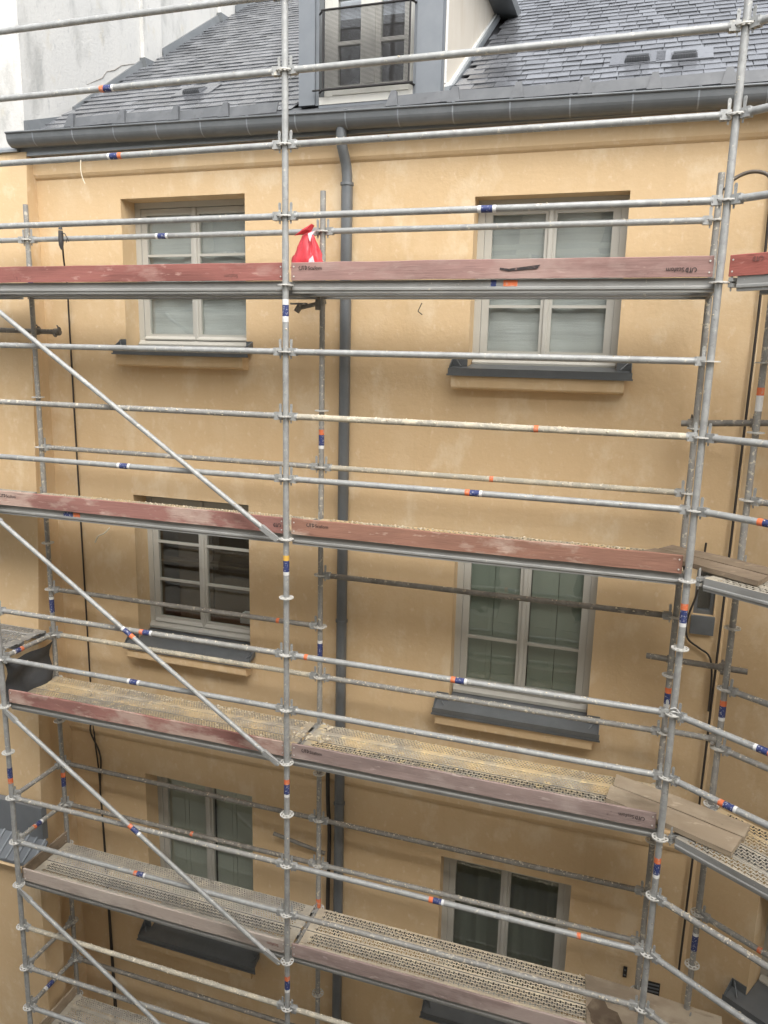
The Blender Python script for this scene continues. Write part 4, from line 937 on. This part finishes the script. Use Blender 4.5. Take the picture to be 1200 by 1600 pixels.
def debris(name, xa, xb, z, n, m_, label, rs=(.004, .006, .009, .014), yr=(.07, .69), clumps=()):
    s_ = MB()
    for _ in range(n):
        y = random.uniform(*yr) if random.random() < .6 else random.gauss(.67, .02)
        s_.lump((random.uniform(xa, xb), min(y, .70), z+.038), random.choice(rs), 0, .6)
    for (cx, cy, sp, k) in clumps:
        for _ in range(k): s_.lump((random.gauss(cx, sp), random.gauss(cy, sp*.7), z+.040), random.choice((.012, .018, .026)), 0, .6)
    return tag(s_.build(name, m_), label, 'debris', kind='stuff')
debris('plaster_debris', -2.98, -.08, -4, 480, M_mortar, 'plaster crumbs scattered over the brown left deck', clumps=[(-.05, .42, .06, 14), (-1.6, .6, .03, 5), (-.35, .3, .03, 4)])
debris('plaster_debris', .08, 2.6, -4, 380, M_mortar, 'yellow plaster crumbs scattered over the dusty right deck', clumps=[(.14, .40, .05, 12), (.12, .62, .04, 8)])
debris('plaster_debris', -2.98, -.08, -6, 330, M_deb, 'grey plaster crumbs along the back of the lower left deck', yr=(.5, .69))
debris('plaster_debris', .08, 2.6, -6, 150, M_mortar, 'plaster crumbs on the beige lower right deck', yr=(.5, .69), clumps=[(.9, .55, .05, 8)])
debris('plaster_debris', -2.98, 2.6, -2, 700, M_mortar, 'plaster crumbs edging the middle decks')
debris('plaster_debris', -2.98, -1.2, -8, 400, M_deb, 'plaster crumbs on the lowest grey deck')

# ------------------------------------------------------------------ small things
def hang(name, pts, r, m_, label, cat, n=8):
    s_ = MB(); P = [Vector(p) for p in pts]; out = []
    for i in range(len(P)-1):
        p0, p1, p2, p3 = P[max(i-1, 0)], P[i], P[i+1], P[min(i+2, len(P)-1)]
        for k in range(6):
            t = k/6; out.append(.5*((2*p1)+(p2-p0)*t+(2*p0-5*p1+4*p2-p3)*t*t+(3*p1-p0-3*p2+p3)*t**3))
    out.append(P[-1]); s_.tube(out, r, n); return tag(s_.build(name, m_), label, cat)
cb = hang('power_cable', [(-2.66, .72, .44), (-2.72, .80, .30), (-2.85, .98, .1), (-2.93, 1.075, -.3), (-2.935, 1.08, -1.5), (-2.93, 1.08, -3), (-2.925, 1.08, -4.4), (-2.90, 1.07, -4.9), (-2.88, 1.08, -5.3), (-2.86, 1.08, -6.4), (-2.84, 1.08, -9)], .0085, M_cable, 'black cable running down the wall near the party wall', 'cable')
hang('power_cable', [(-2.88, 1.085, -4.55), (-2.95, 1.06, -4.75), (-2.83, 1.06, -5.05), (-2.88, 1.085, -5.5), (-2.855, 1.085, -6.3), (-2.82, 1.085, -8.5)], .010, M_cable, 'second cable tangled beside the long black one, low left', 'cable')
pg = MB(); pg.tube([(-2.655, .70, .62), (-2.655, .70, .58)], [.012, .02], 10); pg.tube([(-2.655, .70, .57), (-2.655, .70, .49), (-2.657, .70, .44), (-2.66, .71, .40)], [.021, .026, .022, .010], 12)
plg = thing('cable_plug', (-2.655, .70, .40), 'dark plug connector hooked over the upper left rear rail', 'plug')
pg.build('plug_body', M_plasticgrey, plg)
hk = MB(); hk.tube([(-2.64, .69, .55), (-2.60, .69, .54), (-2.575, .69, .50), (-2.56, .69, .47)], .005, 6); hk.tube([(-2.575, .69, .50), (-2.59, .69, .46)], .004, 6); hk.build('plug_hook', M_plasticgrey, plg)
hang('power_cable', [(3.44, 1.07, 1.0), (3.455, 1.065, 0), (3.45, 1.065, -1.5), (3.445, 1.065, -3), (3.44, 1.065, -4.4), (3.43, 1.065, -6)], .010, M_cable, 'black cable running down the inner wall corner at right', 'cable')
hang('power_cable', [(3.265, 1.06, -1.95), (3.24, 1.06, -2.35), (3.185, 1.07, -2.62), (3.20, 1.07, -2.78), (3.30, 1.075, -2.86), (3.385, 1.07, -2.92), (3.42, 1.06, -3.08), (3.425, 1.05, -3.4)], .0085, M_cable, 'short looping cable beside the slit window', 'cable')
hang('hose', [(3.10, .70, .70), (3.16, .74, .78), (3.27, .74, .82), (3.38, .72, .78), (3.44, .70, .62), (3.47, .70, .44), (3.50, .70, .2)], .014, M_hose, 'brown hose looping over the upper right corner rail', 'hose')
hang('string', [(-1.80, -.03, .98), (-1.80, -.035, .90), (-1.79, -.03, .84), (-1.77, -.03, .80)], .0035, M_string, 'pale string dangling from the upper left rail', 'string', 6)
dpp = hang('cable_duct', [(-.045, 1.06, -4.55), (-.04, 1.06, -5), (-.02, 1.06, -5.4), (-.03, 1.06, -6), (-.03, 1.06, -6.35)], .022, M_cable, 'dark conduit standing just left of the downpipe', 'conduit')
s_ = MB(); s_.tube([(-.62, .98, -5.46), (-.06, 1.04, -5.60)], .020, 10); tag(s_.build('steel_rod', M_galv_old), 'short grimy rod leaning out beside the conduit', 'rod')
s_ = MB(); s_.tube([(.80, 1.03, -.06), (.77, 1.02, -.13)], .004, 6); s_.tube([(.77, 1.02, -.13), (.81, 1.02, -.16)], .004, 6); tag(s_.build('wire_hook', M_black), 'bent wire hook in the wall below the top deck', 'hook')
hang('string', [(-2.55, 1.06, -2.36), (-2.60, 1.03, -2.42), (-2.68, 1.03, -2.46), (-2.72, 1.03, -2.53)], .008, M_string, 'pale plaster shred stuck on wall under the middle left deck', 'shred', 6)
hang('wire_tie', [(3.045, -.03, -2.955), (3.075, -.036, -2.94), (3.10, -.028, -2.96), (3.115, -.03, -2.99), (3.09, -.04, -3.0), (3.05, -.035, -2.985), (3.06, -.045, -2.965), (3.10, -.04, -2.975), (3.125, -.03, -3.02), (3.12, -.03, -3.07)], .0035, M_white, 'white wire tie knotted round the right pole joint', 'wire tie', 6)
# dark mat hung at the left end
s_ = MB(); nx, nz = 8, 8; vs = []; fs = []
for i in range(nx+1):
    for j in range(nz+1):
        y = .03+.66*i/nx; z = -3.56-.40*j/nz-.05*(1-abs(i/nx-.6))*(j/nz); vs.append((-3.05+.02*math.sin(i*1.3)+.03*math.sin(j*.9+i*.3), y-.05*(j/nz)*(i == nx), z))
for i in range(nx):
    for j in range(nz): q = i*(nz+1)+j; fs.append((q, q+1, q+nz+2, q+nz+1))
s_.poly(vs, fs, 0, True); s_.poly([(x-.008, y, z) for x, y, z in vs], [f[::-1] for f in fs], 0, True)
tag(s_.build('rubber_mat', M_felt), 'dark grey mat hung below the left end deck', 'mat')
# red bag
bag = thing('plastic_bag', (-.09, .66, .18), 'red plastic bag tied to the rear rail behind the top deck', 'bag')
s_ = MB(); KEY = [(.50, .026, .018), (.47, .034, .024), (.455, .05, .03), (.40, .075, .045), (.33, .10, .055), (.26, .125, .065), (.20, .14, .06), (.178, .12, .045)]
n, lv = 40, 26; vs = []; fs = []; random.seed(5)
for k in range(lv):
    t = k/(lv-1)*(len(KEY)-1); i0 = min(int(t), len(KEY)-2); f_ = t-i0
    z, rx, ry = [KEY[i0][q]*(1-f_)+KEY[i0+1][q]*f_ for q in range(3)]
    for i in range(n):
        a = 2*math.pi*i/n
        fold = .16*math.sin(3*a+.4)+.10*math.sin(7*a+z*14)+.09*math.sin(11*a-z*9+1.3*math.sin(z*30))+.05*math.sin(17*a+z*40)
        w_ = 1+fold*(.5+.5*min(1, (.5-z)*6+.3))
        vs.append((-.11-.06*(.5-z)+rx*math.cos(a)*w_, .67+ry*math.sin(a)*w_, z+.006*math.sin(5*a+k)))
for k in range(lv-1):
    for i in range(n): fs.append((k*n+i, (k+1)*n+i, (k+1)*n+(i+1) % n, k*n+(i+1) % n))
fs += [tuple(range(n)), tuple(range((lv-1)*n, lv*n))[::-1]]
s_.poly(vs, fs, 0, True); bb = s_.build('bag_body', M_bag, bag); fix_normals(bb)
s_ = MB(); s_.poly([(-.22, .63, .455), (-.14, .61, .50), (-.05, .61, .545), (-.03, .62, .53), (-.06, .63, .49), (-.14, .64, .468), (-.10, .60, .50)], [(0, 1, 6, 5), (1, 2, 6), (2, 3, 4, 6), (6, 4, 5)]); s_.build('bag_handle', M_bag, bag)
s_ = MB(); s_.poly([(-.085, .612, .47), (-.02, .612, .49), (-.005, .64, .50), (-.045, .605, .455), (-.06, .60, .40), (-.075, .605, .43)], [(0, 5, 4, 3), (0, 3, 1), (1, 3, 2)]); s_.poly([(-.07, .60, .26), (-.03, .59, .29), (-.005, .60, .19), (-.01, .605, .175), (-.075, .592, .185)], [(0, 4, 3, 2, 1)]); s_.build('bag_print', M_bagwhite, bag)
